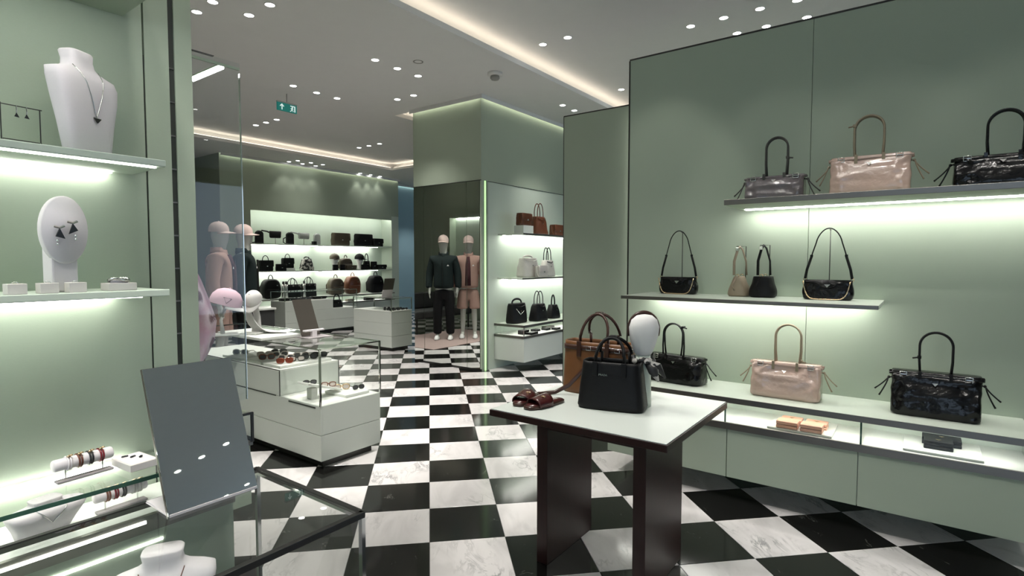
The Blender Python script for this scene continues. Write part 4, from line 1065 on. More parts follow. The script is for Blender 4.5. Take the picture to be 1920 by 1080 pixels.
def flap_bag(label, loc, rz, m, w, d, h, seed, strap=True, name='flap_bag', top=False, zig=None):
    t = thing(name, label, 'handbag', loc, rz)
    spec = [(h*k/10, w/2*(0.94 if k in (0,10) else 1), d/2*(0.9 if k in (0,10) else 1)*(1-0.2*k/10)) for k in range(11)]
    MB().super(spec,5,44,crinkle(0.004,12,seed,h)).build('body',m,t,True)
    MB().super([(h*0.42,w/2*0.97,d/2*0.08,0,-d*0.47),(h*0.45,w/2,d/2*0.12,0,-d*0.47),(h*0.98,w/2*1.01,d/2*0.14,0,-d*0.40),(h*1.02,w/2*0.98,d/2*0.95,0,0)],5,44,crinkle(0.002,12,seed+1,h)).build('flap',m,t,True)
    MB().cb((0,-d*0.56,h*0.46),(0.03,0.006,0.018)).build('clasp','silver' if not zig else zig,t,bevel=0.001)
    if top:
        P = [(-w*0.22,0,h)]+[(w*0.22*math.cos(PI-PI*k/12),0,h+w*0.34*math.sin(PI*k/12)) for k in range(13)]+[(w*0.22,0,h)]
        MB().tube(P,0.008,8).build('handle',m,t,True)
    if strap:
        P = [(-w*0.5,0,h*0.9),(-w*0.60,-0.02,h*0.4),(-w*0.62,-0.05,0.012),(-w*0.42,-d*0.7,0.006)]
        MB().tube(P,0.009,8,flat=0.4).build('strap',m,t,True)
    return t
def block(label, loc, rz, w, d, h, m='deck', name='display_block'):
    o = MB().box(-w/2,w/2,-d/2,d/2,0,h).build(name,m,None,bevel=0.002); o.location = loc; o.rotation_euler = (0,0,rz)
    return tag(o,label,'display block')
block('white riser block under the brown flap bag on the column shelf', (4.27,2.42,1.846), 0, 0.24, 0.16, 0.115)
flap_bag('chestnut brown flap bag raised on a white block on the column shelf', (4.27,2.42,1.962), 0, 'chestnut', 0.25, 0.13, 0.165, 41)
hobo('chestnut brown tall shoulder bag in the middle of the upper column shelf', (4.64,2.42,1.846), 0, 'chestnut', 0.34, 0.18, 0.26, 0.45, 42, two=True, name='tall_handbag')
flap_bag('small chestnut brown box bag right of the tall one on the column shelf', (5.12,2.42,1.846), 0, 'chestnut', 0.26, 0.13, 0.165, 43)
hobo('off-white slouchy handbag at the left of the lower column shelf', (4.40,2.44,1.246), 0, 'white_leather', 0.40, 0.2, 0.27, 0.30, 44, pinch=0.18, name='slouchy_handbag')
flap_bag('small off-white crossbody bag in front on the lower column shelf', (4.52,2.29,1.246), 0, 'white_leather', 0.24, 0.09, 0.16, 45)
hobo('off-white pointed shoulder bag with a black handle tip on the column shelf', (4.84,2.40,1.246), 0, 'white_leather', 0.28, 0.16, 0.24, 0.42, 46, tm='black_leather', two=True)
hobo('black slouchy shoulder bag with a silver chain on the column console', (4.13,2.44,0.623), 0, 'black_leather', 0.36, 0.18, 0.27, 0.33, 47, pinch=0.12, ring=True)
hobo('black gathered handbag with two upright handles on the column console', (4.55,2.36,0.623), 0, 'black_leather', 0.34, 0.18, 0.24, 0.42, 48, two=True, name='gathered_handbag')
hobo('small black bucket bag at the right of the column console', (4.97,2.38,0.623), 0, 'black_leather', 0.26, 0.16, 0.20, 0.34, 49, pinch=0.5, name='bucket_bag')
for k, (x, y, w, l, m) in enumerate(((4.10,2.30,0.15,'rounded black pouch nearest the left end inside the column console','black_leather'),(4.16,2.20,0.17,'flat black wallet at the front inside the column console','black_leather'),
        (4.45,2.34,0.12,'black key case behind the front wallet in the column console','black_leather'),(4.66,2.30,0.13,'black card holder in the middle of the column console','black_leather'),
        (4.90,2.42,0.20,'grey folded belt pouch at the back of the column console','pewter_trim'),(4.80,2.22,0.14,'small black leather tag at the right front of the column console','black_leather'))):
    wallet(l,(x,y,0.4805),0.2*math.sin(k*3),m,w,0.09,0.055 if k == 0 else 0.028,'silver',pl=False)

# ================================================================ FAR NICHE GOODS
def backpack(label, loc, m, w, d, h, seed):
    t = thing('backpack', label, 'backpack', loc, 0)
    def sil(s, y, bulge=0.0):
        pts = []
        for k in range(36):
            q = 2*PI*k/36; c = math.cos(q); s_ = math.sin(q)
            x = w/2*s*math.copysign(abs(c)**0.55,c); z = h*0.47 + h*0.47*s*math.copysign(abs(s_)**(0.85 if s_ > 0 else 0.4),s_)
            pts.append((x*(1 if s_ < 0 else 1-0.12*s_), y, z+0.0))
        return pts
    MB().rings([sil(0.85,d/2),sil(0.98,d*0.40),sil(1.0,0),sil(0.97,-d*0.35),sil(0.82,-d/2)]).build('body',m,t,True)
    MB().super([(h*0.06,w*0.34,d*0.08,0,-d*0.52),(h*0.10,w*0.37,d*0.14,0,-d*0.52),(h*0.42,w*0.36,d*0.14,0,-d*0.50),(h*0.46,w*0.33,d*0.06,0,-d*0.48)],4,32).build('front_pocket',m,t,True)
    MB().tube([(-w*0.36,-d*0.40,h*0.40)]+[(w*0.36*math.cos(PI-PI*k/12),-d*0.46,h*0.56+h*0.24*math.sin(PI*k/12)) for k in range(13)]+[(w*0.36,-d*0.40,h*0.40)],0.006,6).build('zip','darkmetal',t,True)
    MB().tube([(-w*0.12,0,h*0.93)]+[(w*0.12*math.cos(PI-PI*k/10),0,h*0.94+w*0.20*math.sin(PI*k/10)) for k in range(11)]+[(w*0.12,0,h*0.93)],0.010,8).build('top_handle',m,t,True)
    for sx in (-1,1): MB().tube([(sx*w*0.22,d*0.42,h*0.86),(sx*w*0.44,d*0.62,h*0.55),(sx*w*0.46,d*0.50,h*0.10)],0.014,6,flat=0.5).build('shoulder_strap',m,t,True)
    plaque(t,w*0.22,-d*0.52,h*0.62,0.018,'silver')
    return t
def flat_pouch(label, loc, m, w, h, d=0.07, strap='loop'):
    t = thing('strap_pouch', label, 'pouch', loc, 0)
    MB().super([(0,w*0.46,d*0.42),(0.01,w/2,d/2),(h*0.8,w/2,d/2),(h*0.9,w*0.40,d*0.45),(h,w*0.18,d*0.3)],5,32).build('body',m,t,True)
    MB().box(-w*0.42,w*0.42,-d/2-0.004,-d/2+0.01,h*0.12,h*0.5).build('front_pocket',m,t,bevel=0.003)
    if strap == 'loop': MB().tube([(-w*0.45,0,h*0.6),(-w*0.95,-0.02,h*0.45),(-w*1.0,-0.03,h*0.15),(-w*0.7,-0.03,0.012),(-w*0.4,-0.03,0.02)],0.013,6,flat=0.5).build('strap',m,t,True)
    else: MB().tube([(-w*0.45,0,h*0.12),(-w*0.9,-0.04,0.014),(-w*1.25,-0.05,0.03)],0.013,6,flat=0.6).build('strap',m,t,True)
    return t
def belt_bag(label, slabel, loc, m, w, h, lift):
    t = thing('belt_bag', label, 'belt bag', (loc[0],loc[1],loc[2]+lift), 0)
    MB().super([(0,w*0.42,0.02),(0.02,w*0.47,0.035),(h*0.9,w/2,0.035),(h,w*0.48,0.02)],4,32).build('body',m,t,True)
    MB().tube([(-w*0.45,0,h*0.75),(-w*0.75,-0.02,h*0.92),(-w*1.25,-0.04,h*1.02)],[0.02,0.018,0.016],6,flat=0.5).build('strap',m,t,True)
    MB().cb((0,-0.038,h*0.55),(w*0.5,0.006,h*0.1)).build('zip_pocket',m,t)
    s = thing('belt_bag_stand', slabel, 'stand', loc, 0)
    MB().tube([(0,0,0.003),(0,0,lift)],0.006,8).build('rod','steel',s,True)
    MB().box(-0.05,0.05,-0.03,0.03,0,0.005).build('base','steel',s)
    return t
def baseball_cap(parent, mx, m, vm=None, s=1.0):
    prof = [(0.098*s,0.0),(0.099*s,0.03*s),(0.092*s,0.065*s),(0.07*s,0.098*s),(0.036*s,0.117*s),(0.001,0.122*s)]
    c = MB(mx); R = [[(r*math.cos(2*PI*k/24)*0.92, r*math.sin(2*PI*k/24)*1.08, z) for k in range(24)] for r, z in prof]; c.rings(R,cap0=False)
    o = c.build('crown',m,parent,True)
    v = MB(mx); rows = []
    for j in range(5):
        e = j/4
        rows.append([((0.088*s)*math.cos(PI+PI*k/12)*(1-0.04*e), -(0.02+0.075*s)*0 + (0.104*s+0.075*s*e)*math.sin(PI+PI*k/12)*1.0, 0.006*s-0.016*s*e+0.012*s*abs(math.cos(PI*k/12))**2*-1) for k in range(13)])
    v.grid(rows)
    o = v.build('visor',vm or m,parent,True); sm = o.modifiers.new('solid','SOLIDIFY'); sm.thickness = 0.004
    MB(mx).lathe([(0.009*s,0.119*s),(0.008*s,0.126*s),(0.001,0.128*s)],10).build('button',m,parent,True)
def cap_on_head(clabel, hlabel, loc, m, rz):
    h = thing('cap_stand', hlabel, 'display head', loc, rz)
    MB().lathe([(0.085,0),(0.09,0.01),(0.055,0.05),(0.05,0.12),(0.075,0.19),(0.092,0.26),(0.085,0.32),(0.05,0.355),(0.001,0.36)],24).build('head','white_cloth',h,True)
    c = thing('baseball_cap', clabel, 'cap', (loc[0],loc[1],loc[2]+0.265), rz)
    baseball_cap(c, Matrix(), m, s=1.12)
Z1, Z2, Z3, YN = 1.843, 1.251, 0.645, 9.42
flat_pouch('black upright strap pouch at the left end of the far upper shelf', (4.33,YN,Z1), 'black_leather', 0.18, 0.28, strap='low')
belt_bag('black belt bag on a short stand on the far upper shelf','short stand under the black belt bag on the far upper shelf',(4.70,YN,Z1),'black_leather',0.27,0.15,0.13)
flat_pouch('black upright pouch with a looped strap on the far upper shelf', (5.05,YN,Z1), 'black_leather', 0.18, 0.27)
belt_bag('pale grey belt bag on a short stand on the far upper shelf','short stand under the pale grey belt bag on the far upper shelf',(5.40,YN,Z1),'grey_leather',0.28,0.14,0.13)
wallet('tiny black cube case beside the pale grey pouch on the far upper shelf',(5.60,YN-0.1,Z1),0,'black_leather',0.09,0.08,0.08,pl=False)
flat_pouch('pale grey upright pouch on the far upper shelf', (5.74,YN,Z1), 'grey_leather', 0.17, 0.27, strap='low')
flap_bag('brown messenger bag with a pale buckle strap on the far upper shelf', (6.40,YN,Z1), 0, 'olive_leather', 0.48, 0.16, 0.30, 61, name='messenger_bag', zig='white_leather')
flap_bag('large black messenger bag on the far upper shelf', (7.08,YN,Z1), 0, 'black_cloth', 0.50, 0.16, 0.30, 62, name='messenger_bag')
flap_bag('small rounded black bag at the right end of the far upper shelf', (7.50,YN-0.05,Z1), 0, 'black_leather', 0.31, 0.13, 0.20, 63, strap=False, name='camera_bag')
flap_bag('black satchel with a top handle at the left of the far lower shelf', (4.46,YN,Z2), 0, 'black_leather', 0.31, 0.14, 0.23, 64, name='satchel', top=True)
flap_bag('small black camera pouch low on the far lower shelf', (4.76,YN-0.1,Z2), 0, 'black_leather', 0.23, 0.1, 0.15, 65, name='camera_bag')
block('pale riser block under the square black case on the far lower shelf',(4.98,YN,Z2),0,0.28,0.16,0.06)
flap_bag('square black case with a top handle raised on a riser', (4.98,YN,Z2+0.061), 0, 'black_leather', 0.27, 0.12, 0.22, 66, strap=False, name='square_case', top=True)
hobo('round black and white printed bag on the far lower shelf', (5.46,YN,Z2), 0, 'print', 0.33, 0.2, 0.27, 0.31, 67, pinch=0.4, name='round_bag')
cap_on_head('olive brown baseball cap on a white head on the far lower shelf','white head under the olive brown cap on the far lower shelf',(6.22,YN,Z2),'olive_leather',0.75)
wallet('small dark wallet standing left of the white head with the olive cap',(6.14,YN-0.14,Z2),0,'black_leather',0.13,0.05,0.13,pl=False)
wallet('small dark wallet standing right of the white head with the olive cap',(6.34,YN-0.14,Z2),0,'black_leather',0.12,0.05,0.13,pl=False)
backpack('small olive brown backpack on the far lower shelf', (6.54,YN,Z2), 'olive_leather', 0.34, 0.16, 0.31, 68)
flap_bag('flat olive pouch in front of the small olive backpack', (6.62,YN-0.12,Z2), 0, 'olive_leather', 0.28, 0.06, 0.11, 69, strap=False, name='flat_pouch')
cap_on_head('black baseball cap on a white head on the far lower shelf','white head under the black cap on the far lower shelf',(6.96,YN,Z2),'black_cloth',0.75)
wallet('black wallet standing before the white head with the black cap',(6.99,YN-0.15,Z2),0,'black_leather',0.18,0.05,0.13,pl=False)
hobo('black bucket bag with a tall strap on the far lower shelf', (7.18,YN,Z2), 0, 'black_leather', 0.19, 0.14, 0.22, 0.40, 70, pinch=0.2, name='bucket_bag')
flap_bag('small black round box bag beside the black bucket bag', (7.365,YN-0.05,Z2), 0, 'black_leather', 0.15, 0.1, 0.20, 71, strap=False, name='box_bag')
flap_bag('low black pouch at the right end of the far lower shelf', (7.61,YN-0.05,Z2), 0, 'black_leather', 0.30, 0.12, 0.12, 72, strap=False, name='low_pouch')
backpack('large black backpack at the left of the far counter', (4.57,YN,Z3), 'black_leather', 0.42, 0.2, 0.46, 73)
for x, w in ((4.79,'leftmost'),(4.86,'middle'),(5.30,'rightmost')):
    t = thing('metal_flask', w + ' slim silver flask with a dark cap on the far counter', 'flask', (x,YN-0.13,Z3), 0, 'silver flasks on the far counter')
    MB().lathe([(0.033,0),(0.035,0.01),(0.035,0.27),(0.022,0.31)],20).build('flask_body','silver',t,True)
    MB().lathe([(0.024,0.31),(0.024,0.37),(0.001,0.375)],20).build('flask_cap','darkmetal',t,True)
tote('black tote with ring handles left of centre on the far counter', (5.09,YN,Z3), 0, 'black_leather','black_leather', 0.38, 0.16, 0.29, 0.43, 74)
tote('black tote with ring handles right of centre on the far counter', (5.50,YN,Z3), 0, 'black_leather','black_leather', 0.36, 0.16, 0.30, 0.45, 75)
backpack('olive brown leather backpack on the far counter', (6.24,YN,Z3), 'olive_leather', 0.40, 0.2, 0.44, 76)
backpack('reddish tan leather backpack on the far counter', (6.74,YN,Z3), 'chestnut', 0.40, 0.2, 0.48, 77)
backpack('tall black nylon backpack at the right of the far counter', (7.46,YN,Z3), 'black_cloth', 0.45, 0.2, 0.48, 78)
for k,(x,l) in enumerate(((6.05,'flat black leather pouch lying left in the far counter drawer'),(6.55,'small brown card case in the far counter drawer'),(7.15,'black curved belt pouch lying in the far counter drawer'),(7.75,'dark folded scarf at the right of the far counter drawer'))):
    flap_bag(l,(x,9.30,0.4755),0,'black_leather' if k != 1 else 'olive_leather',0.3 if k != 1 else 0.2,0.12,0.06,80+k,strap=False,name='small_pouch')
# ================================================================ SUNGLASSES IN THE CASES
def ringpath(cx, w, h, y, z, n=16, e=0.75):
    return [(cx+w*math.copysign(abs(math.cos(q))**e,math.cos(q)), y, z+h*math.copysign(abs(math.sin(q))**e,math.sin(q))) for q in [2*PI*k/n for k in range(n)]]
gl_protos = {}
def sunglasses(label, loc, rz, fm, lm, s=1.0, group=None):
    key = (fm, lm, s)
    if key in gl_protos: return dup(gl_protos[key], loc, rz, label, group)
    t = thing('sunglasses', label, 'sunglasses', loc, rz, group, s)
    b = MB()
    for sx in (-1,1): b.tube(ringpath(sx*0.036,0.029,0.022,0,0.028),0.0048,6,True)
    b.tube([(-0.012,0,0.034),(0,-0.002,0.037),(0.012,0,0.034)],0.0045,6)
    b.build('front_frame',fm,t,True)
    for sx in (-1,1):
        MB().rings([[ (p[0],-0.0008,p[2]) for p in ringpath(sx*0.036,0.027,0.020,0,0.028)],[(p[0],0.0008,p[2]) for p in ringpath(sx*0.036,0.027,0.020,0,0.028)]]).build('lens',lm,t)
        MB().tube([(sx*0.066,0.002,0.036),(sx*0.068,0.05,0.034),(sx*0.064,0.10,0.026),(sx*0.058,0.135,0.006)],[0.005,0.004,0.0035,0.004],6,flat=0.6).build('temple',fm,t,True)
    gl_protos[key] = t
    return t
ZD = 0.6525
tray('white tray farthest left in the middle glass case', (0.42,2.62,ZD), 0.0, 0.26, 0.30, 0.02)
tray('white tray in the middle of the upper deck of the glass case', (0.46,2.30,ZD), 0.0, 0.32, 0.26, 0.02)
tray('long white tray nearest the step of the glass case', (0.52,2.00,ZD), 0.0, 0.46, 0.24, 0.02)
ZT = ZD+0.021; q = -0.55
for x, y, r, fm, lm, l in ((0.36,2.60,-1.0,'white_acetate','lensdark','chunky white sunglasses alone on the far left tray'),
        (0.38,2.22,q,'tortoise','lensdark','tortoiseshell sunglasses on the middle tray'),
        (0.52,2.26,q,'clear_acetate','lensdark','pale clear sunglasses on the middle tray'),
        (0.44,2.36,q,'clear_acetate','clear_acetate','pale cream sunglasses at the back of the middle tray'),
        (0.58,2.38,q,'black_acetate','lensdark','black sunglasses at the back of the middle tray'),
        (0.37,1.945,q,'tortoise','tortoise','red tortoiseshell sunglasses first on the long front tray'),
        (0.48,1.955,q,'black_acetate','clear_acetate','black rimmed clear glasses second on the long front tray'),
        (0.60,1.965,q,'black_acetate','lensdark','black sunglasses third on the long front tray'),
        (0.70,1.975,q,'black_acetate','lensdark','black sunglasses last on the long front tray'),
        (0.46,2.075,q,'clear_acetate','lensdark','pale pink sunglasses behind the front row on the long tray'),
        (0.60,2.080,q,'clear_acetate','lensdark','pale beige sunglasses behind the black pairs on the long tray')):
    sunglasses(l,(x,y,ZT),r,fm,lm,0.9 if fm != 'white_acetate' else 1.0)
# lower deck: tilted tray, flat tray, eyewear
t = thing('tilted_tray','tilted white tray on a foot on the low deck of the glass case','tray',(0.43,1.58,0.4535))
mx = Matrix.Translation((0,0,0.075)) @ Matrix.Rotation(0.30,4,'Y')
MB(mx).box(-0.15,0.15,-0.07,0.07,0.0,0.016).build('tray_top','deck',t,bevel=0.002)
MB().box(-0.09,-0.04,-0.03,0.03,0.0,0.080).build('foot','deck',t)
tray('flat white tray on the low deck of the glass case', (0.63,1.52,0.4535), 0.0, 0.22, 0.26, 0.02)
sunglasses('gold and pink framed sunglasses on the low flat tray',(0.61,1.56,0.4745),q,'gold','clear_acetate',0.9)
sunglasses('black rimmed sunglasses at the right of the low flat tray',(0.70,1.47,0.4745),q+0.3,'black_acetate','lensdark',0.7)
sunglasses('slim rose sunglasses on the tilted tray',(0.50,1.57,0.515),q,'rosewood','clear_acetate',0.8)
sunglasses('slim dark sunglasses at the top of the tilted tray',(0.36,1.60,0.555),q,'black_acetate','lensdark',0.7)
# on top of the middle case: platform, cap, visor cap, mirror
t = thing('white_platform','low white platform on top of the middle glass case','platform',(0.40,2.36,0.862))
MB().box(-0.18,0.16,-0.34,0.34,0.0,0.022).build('slab','deck',t,bevel=0.003)
def stand_cap(label, slabel, loc, rz, tilt, m, s, hgt, logo=False):
    st = thing('cap_stand',slabel,'stand',loc,rz)
    MB().box(-0.07,0.07,-0.09,0.09,0,0.012).build('base','deck',st,bevel=0.002)
    MB().tube([(0,0.02,0.01),(0,0.03,hgt*0.5),(0,-0.01,hgt)],[0.045,0.03,0.03],10,flat=0.4).build('neck','white_cloth',st,True)
    c = thing('baseball_cap',label,'cap',(loc[0],loc[1],loc[2]+hgt),rz); c.rotation_euler = (tilt,0,rz)
    baseball_cap(c,Matrix(),m,'white_cloth' if logo else m,s)
    if logo:
        MB().tube([(-0.086*s,-0.030,0.062),(-0.086*s,0.030,0.062),(-0.096*s,0.0,0.020)],0.0025,6,True).build('triangle_logo','darkbrown',c)
    return c
M['cap_rose'] = mat('rose_white_cotton',(0.74,0.50,0.58),0.8,spec=0.15,var=0.22,bump=(8,0.05,0.002))
stand_cap('pink and white baseball cap with a triangle logo on the middle case','tall white cap stand on the middle case',(0.15,2.42,0.885),1.15,0.30,'cap_rose',1.12,0.24,True)
stand_cap('white visor cap tilted back on the middle glass case','small white cap stand right of the pink cap',(0.345,2.33,0.885),-1.1,0.85,'white_cloth',0.70,0.27)
# white silk draped over the platform
R = []
for k in range(13):
    u = k/12
    x = 0.30+0.20*u**1.5; z = 0.887+0.22*(1-u)**3.2+0.004*math.sin(9*u)
    R.append([(x+0.02*math.sin(5*s), 2.38-0.15*u+(s-0.5)*(0.05+0.16*u), z+0.006*math.sin(7*s+3*u)) for s in [q_/8 for q_ in range(9)]])
o = MB().grid(R).build('white_scarf','white_cloth',None,True); s_ = o.modifiers.new('solid','SOLIDIFY'); s_.thickness = 0.004
tag(o,'white silk scarf draped over the platform on the middle case','scarf')
t = thing('table_mirror','tilted bronze-backed mirror on a pink T foot on the middle case','mirror',(0.61,1.95,0.859))
mx = Matrix.Translation((0,0,0.012)) @ Matrix.Rotation(-0.42,4,'X')
MB(mx).box(-0.085,0.085,0.0,0.006,0.0,0.315).build('mirror_back','mirror_dark',t)
MB(mx).box(-0.083,0.083,0.006,0.008,0.002,0.313).build('mirror_glass','mirror',t)
MB().box(-0.09,0.09,-0.05,-0.02,0.05,0.062).build('crossbar','velvet',t)
MB().box(-0.02,0.02,-0.05,-0.02,0.0,0.05).build('stem','velvet',t)
MB().box(-0.09,0.13,-0.10,0.13,0.0,0.004).build('base_plate','grey_base',t)
# far case goods
hobo('small black camera bag on the low end of the far glass case',(5.22,7.98,0.4865),0,'black_leather',0.26,0.14,0.16,0.27,90,pinch=0.2,name='camera_bag')
for k,(x,l) in enumerate(((4.12,'dark pouch at the left end of the far glass case'),(4.47,'indigo folded scarf in the far glass case'),(4.83,'black flat pouch at the right of the far upper deck'))):
    flap_bag(l,(x,8.05,0.6865),0,'black_leather' if k != 1 else 'lensdark',0.30,0.18,0.05,91+k,strap=False,name='small_pouch')
# narrow case goods
for k in range(8):
    sunglasses('dark sunglasses in the packed rows of the narrow case by the column',(4.07+0.095*(k % 4),4.92+0.14*(k//4),0.6575),q,'black_acetate','lensdark',0.66,'dark sunglasses in the narrow case')
sunglasses('white rimmed sunglasses among the dark ones in the narrow case',(4.22,5.22,0.6575),q,'white_acetate','lensdark',0.9)
t = thing('table_mirror','tilted bronze-backed mirror on top of the narrow case by the column','mirror',(4.22,5.22,0.865))
mx = Matrix.Rotation(0.32,4,'X')
MB(Matrix.Rotation(-0.12,4,'Z')@mx).box(-0.10,0.10,0.0,0.008,0.13,0.33).build('mirror_back','mirror_dark',t)
MB(Matrix.Rotation(-0.12,4,'Z')@mx).box(-0.10,0.10,-0.001,0.008,0.0,0.13).build('lower_panel','velvet',t)
MB().box(-0.10,0.10,-0.02,0.12,0.0,0.004).build('foot','velvet',t)
tray('pale green tray on top of the narrow case by the column',(4.24,5.45,0.863),0,0.30,0.40,0.02,'counter')

# ================================================================ JEWELLERY
def bust(label, loc, rz, h, w, lean=0.0, chain=None, m='velvet'):
    t = thing('necklace_bust', label, 'jewellery bust', loc, rz)
    pr = [(0.0,0.30,0.10,0.02),(0.02,0.34,0.13,0.02),(0.30,0.40,0.16,0.0),(0.55,0.47,0.19,-0.02),(0.70,0.505,0.19,-0.02),(0.775,0.50,0.16,0.0),(0.795,0.42,0.155,0.02),(0.825,0.27,0.145,0.03),(0.86,0.20,0.14,0.035),(0.92,0.185,0.135,0.04),(0.985,0.20,0.145,0.045),(1.0,0.185,0.135,0.045)]
    spec = [(z*h, a*w, b_*w, 0, y*w+lean*z*h) for z,a,b_,y in pr]
    MB().super(spec,3.8,56).build('bust',m,t,True)
    if chain:
        cm, pend = chain
        P = []
        for k in range(25):
            u = k/24; x = lerp(-0.21,0.21,u)*w; v = abs(2*u-1)
            zz = lerp(0.36,0.84,v)*h
            # follow the front of the bust at that height
            y = None
            for i in range(len(pr)-1):
                if pr[i][0] <= zz/h <= pr[i+1][0]:
                    f = (zz/h-pr[i][0])/(pr[i+1][0]-pr[i][0]); a = lerp(pr[i][1],pr[i+1][1],f)*w; b_ = lerp(pr[i][2],pr[i+1][2],f)*w; yo = lerp(pr[i][3],pr[i+1][3],f)*w+lean*zz
                    c = max(0.0,1-(abs(x)/a)**3.8) if a > abs(x) else 0.0
                    y = yo-b_*c**(1/3.8)-0.0015
            P.append((x,y if y is not None else 0,zz))
        MB().tube(P,0.0011,6).build('chain',cm,t,True)
        if pend:
            x,y,z = P[12]
            MB().poly([(-0.010,y-0.001,z),(0.010,y-0.001,z),(0,y-0.001,z-0.011)],(0,-0.003,0)).build('pendant','jet',t)
            MB().tube([(-0.011,y-0.0025,z+0.0007),(0.011,y-0.0025,z+0.0007)],0.0012,6).build('pendant_bar','silver',t)
    return t
bust('tall white necklace bust with a black triangle pendant on the upper shelf', (-1.545,-0.405,1.731), 0.52, 0.25, 0.165, lean=0.08, chain=('silver',True))
bust('small white necklace bust under glass in the wall case', (-1.66,-0.40,0.8405), 0.25, 0.085, 0.155, lean=-0.2, chain=('silver',False))
bust('white necklace bust inside the foreground glass counter', (-1.53,-0.715,0.6205), -0.5, 0.222, 0.205, chain=('rosewood',False))
# earring frame
t = thing('wire_earring_stand','thin black wire frame with two drop earrings on the upper shelf','earring stand',(-1.67,-0.41,1.731),0.12)
MB().tube([(-0.037,0,0.014),(-0.037,0,0.094)],0.0012,6).build('frame_bar','darkmetal',t)
MB().tube([(0.033,0,0.012),(0.033,0,0.092)],0.0012,6).build('frame_bar','darkmetal',t)
MB().tube([(-0.040,0,0.091),(0.037,0,0.091)],0.0012,6).build('frame_bar','darkmetal',t)
MB().tube([(-0.038,0,0.016),(0.035,0,0.016)],0.0012,6).build('frame_bar','darkmetal',t)
for x in (-0.036,0.032): MB().tube([(x,-0.015,0.001),(x,0,0.016)],0.0013,6).build('foot','silver',t)
for x in (-0.010,0.008):
    e = thing('drop_earring',('left' if x < 0 else 'right') + ' silver drop earring with a small black triangle on the wire frame','earring',(-1.67+x*math.cos(.12),-0.412+x*math.sin(.12),1.731+0.074),0.12,'drop earrings on the wire frame')
    MB().tube([(0,0,0.018),(0.001,0,0.008),(0,0,0.001)],0.0012,6).build('hook','silver',e)
    MB().poly([(0,0,0.002),(0.005,0,-0.008),(-0.004,0,-0.007)],(0,-0.0015,0)).build('drop','jet',e)
# oval earring stand
t = thing('oval_stand','upright oval white stand with two black triangle earrings','earring stand',(-1.605,-0.42,1.4055),0.12)
MB().box(-0.026,0.026,0.0,0.05,0.0,0.11).build('neck','velvet',t,bevel=0.004)
R = []
for y, s in ((-0.006,0.985),(0.0-0.010,0.96),(0.010,1.0),(0.016,0.97)):
    pass
R = [[(0.047*s*math.cos(2*PI*k/40), y, 0.145+0.079*s*math.sin(2*PI*k/40)) for k in range(40)] for y, s in ((0.014,0.96),(0.010,1.0),(-0.004,1.0),(-0.008,0.96))]
MB().rings(R).build('oval_pad','velvet',t,True)
for sx, dz in ((-1,0.0),(1,0.012)):
    e = thing('triangle_earring',('left' if sx < 0 else 'right') + ' silver earring with a black stone triangle on the oval stand','earring',(-1.605+sx*0.0125,-0.4305,1.4055+0.118+dz),0.12+0*sx,'earrings on the oval stand')
    MB().tube([(-0.010,-0.004,0.034),(0.0,-0.006,0.031),(0.010,-0.004,0.036)],0.003,6,flat=0.5).build('bar','silver',e)
    MB().poly([(0.0,-0.003,0.030),(0.010,-0.003,0.010+0.004*sx),(-0.008*1.0,-0.003,0.008-0.003*sx)],(0,-0.004,0)).build('stone','jet',e)
    for zz in (0.001,-0.007): MB().lathe([(0.0005,-0.0035),(0.003,0),(0.0005,0.0035)],10,(-0.005*1+0.010*(sx>0),-0.005,zz)).build('bead','silver',e,True)
# ring boxes and bangle box
for x, l in ((-1.705,'cream ring box at the left picture edge of the lower shelf'),(-1.650,'cream ring box left of the oval stand foot'),(-1.598,'cream ring box right in front of the oval stand foot')):
    t = thing('ring_box',l,'ring box',(x,-0.462,1.4055),0.1)
    MB().box(-0.017,0.017,-0.014,0.014,0.0,0.023).build('box','beige_box',t,bevel=0.001)
    MB().tube([(0.006*math.cos(a),0,0.0225+0.004*math.sin(a)) for a in [PI*k/8 for k in range(9)]],0.0012,6).build('ring','silver',t,True)
t = thing('bangle_box','cream box with a chunky silver bangle at the right of the lower shelf','bracelet box',(-1.502,-0.432,1.4055),0.1)
MB().box(-0.031,0.031,-0.022,0.022,0.0,0.018).build('box','beige_box',t,bevel=0.001)
MB().super([(0.018,0.019,0.010),(0.024,0.017,0.008),(0.026,0.010,0.005)],2.4,24).build('cushion','velvet',t,True)
MB().tube([(0.021*math.cos(2*PI*k/40),0.014*math.sin(2*PI*k/40),0.026+0.003*math.sin(PI*k/10)) for k in range(40)],[0.0042 if k % 2 else 0.0026 for k in range(40)],8,True).build('bangle','silver',t,True)
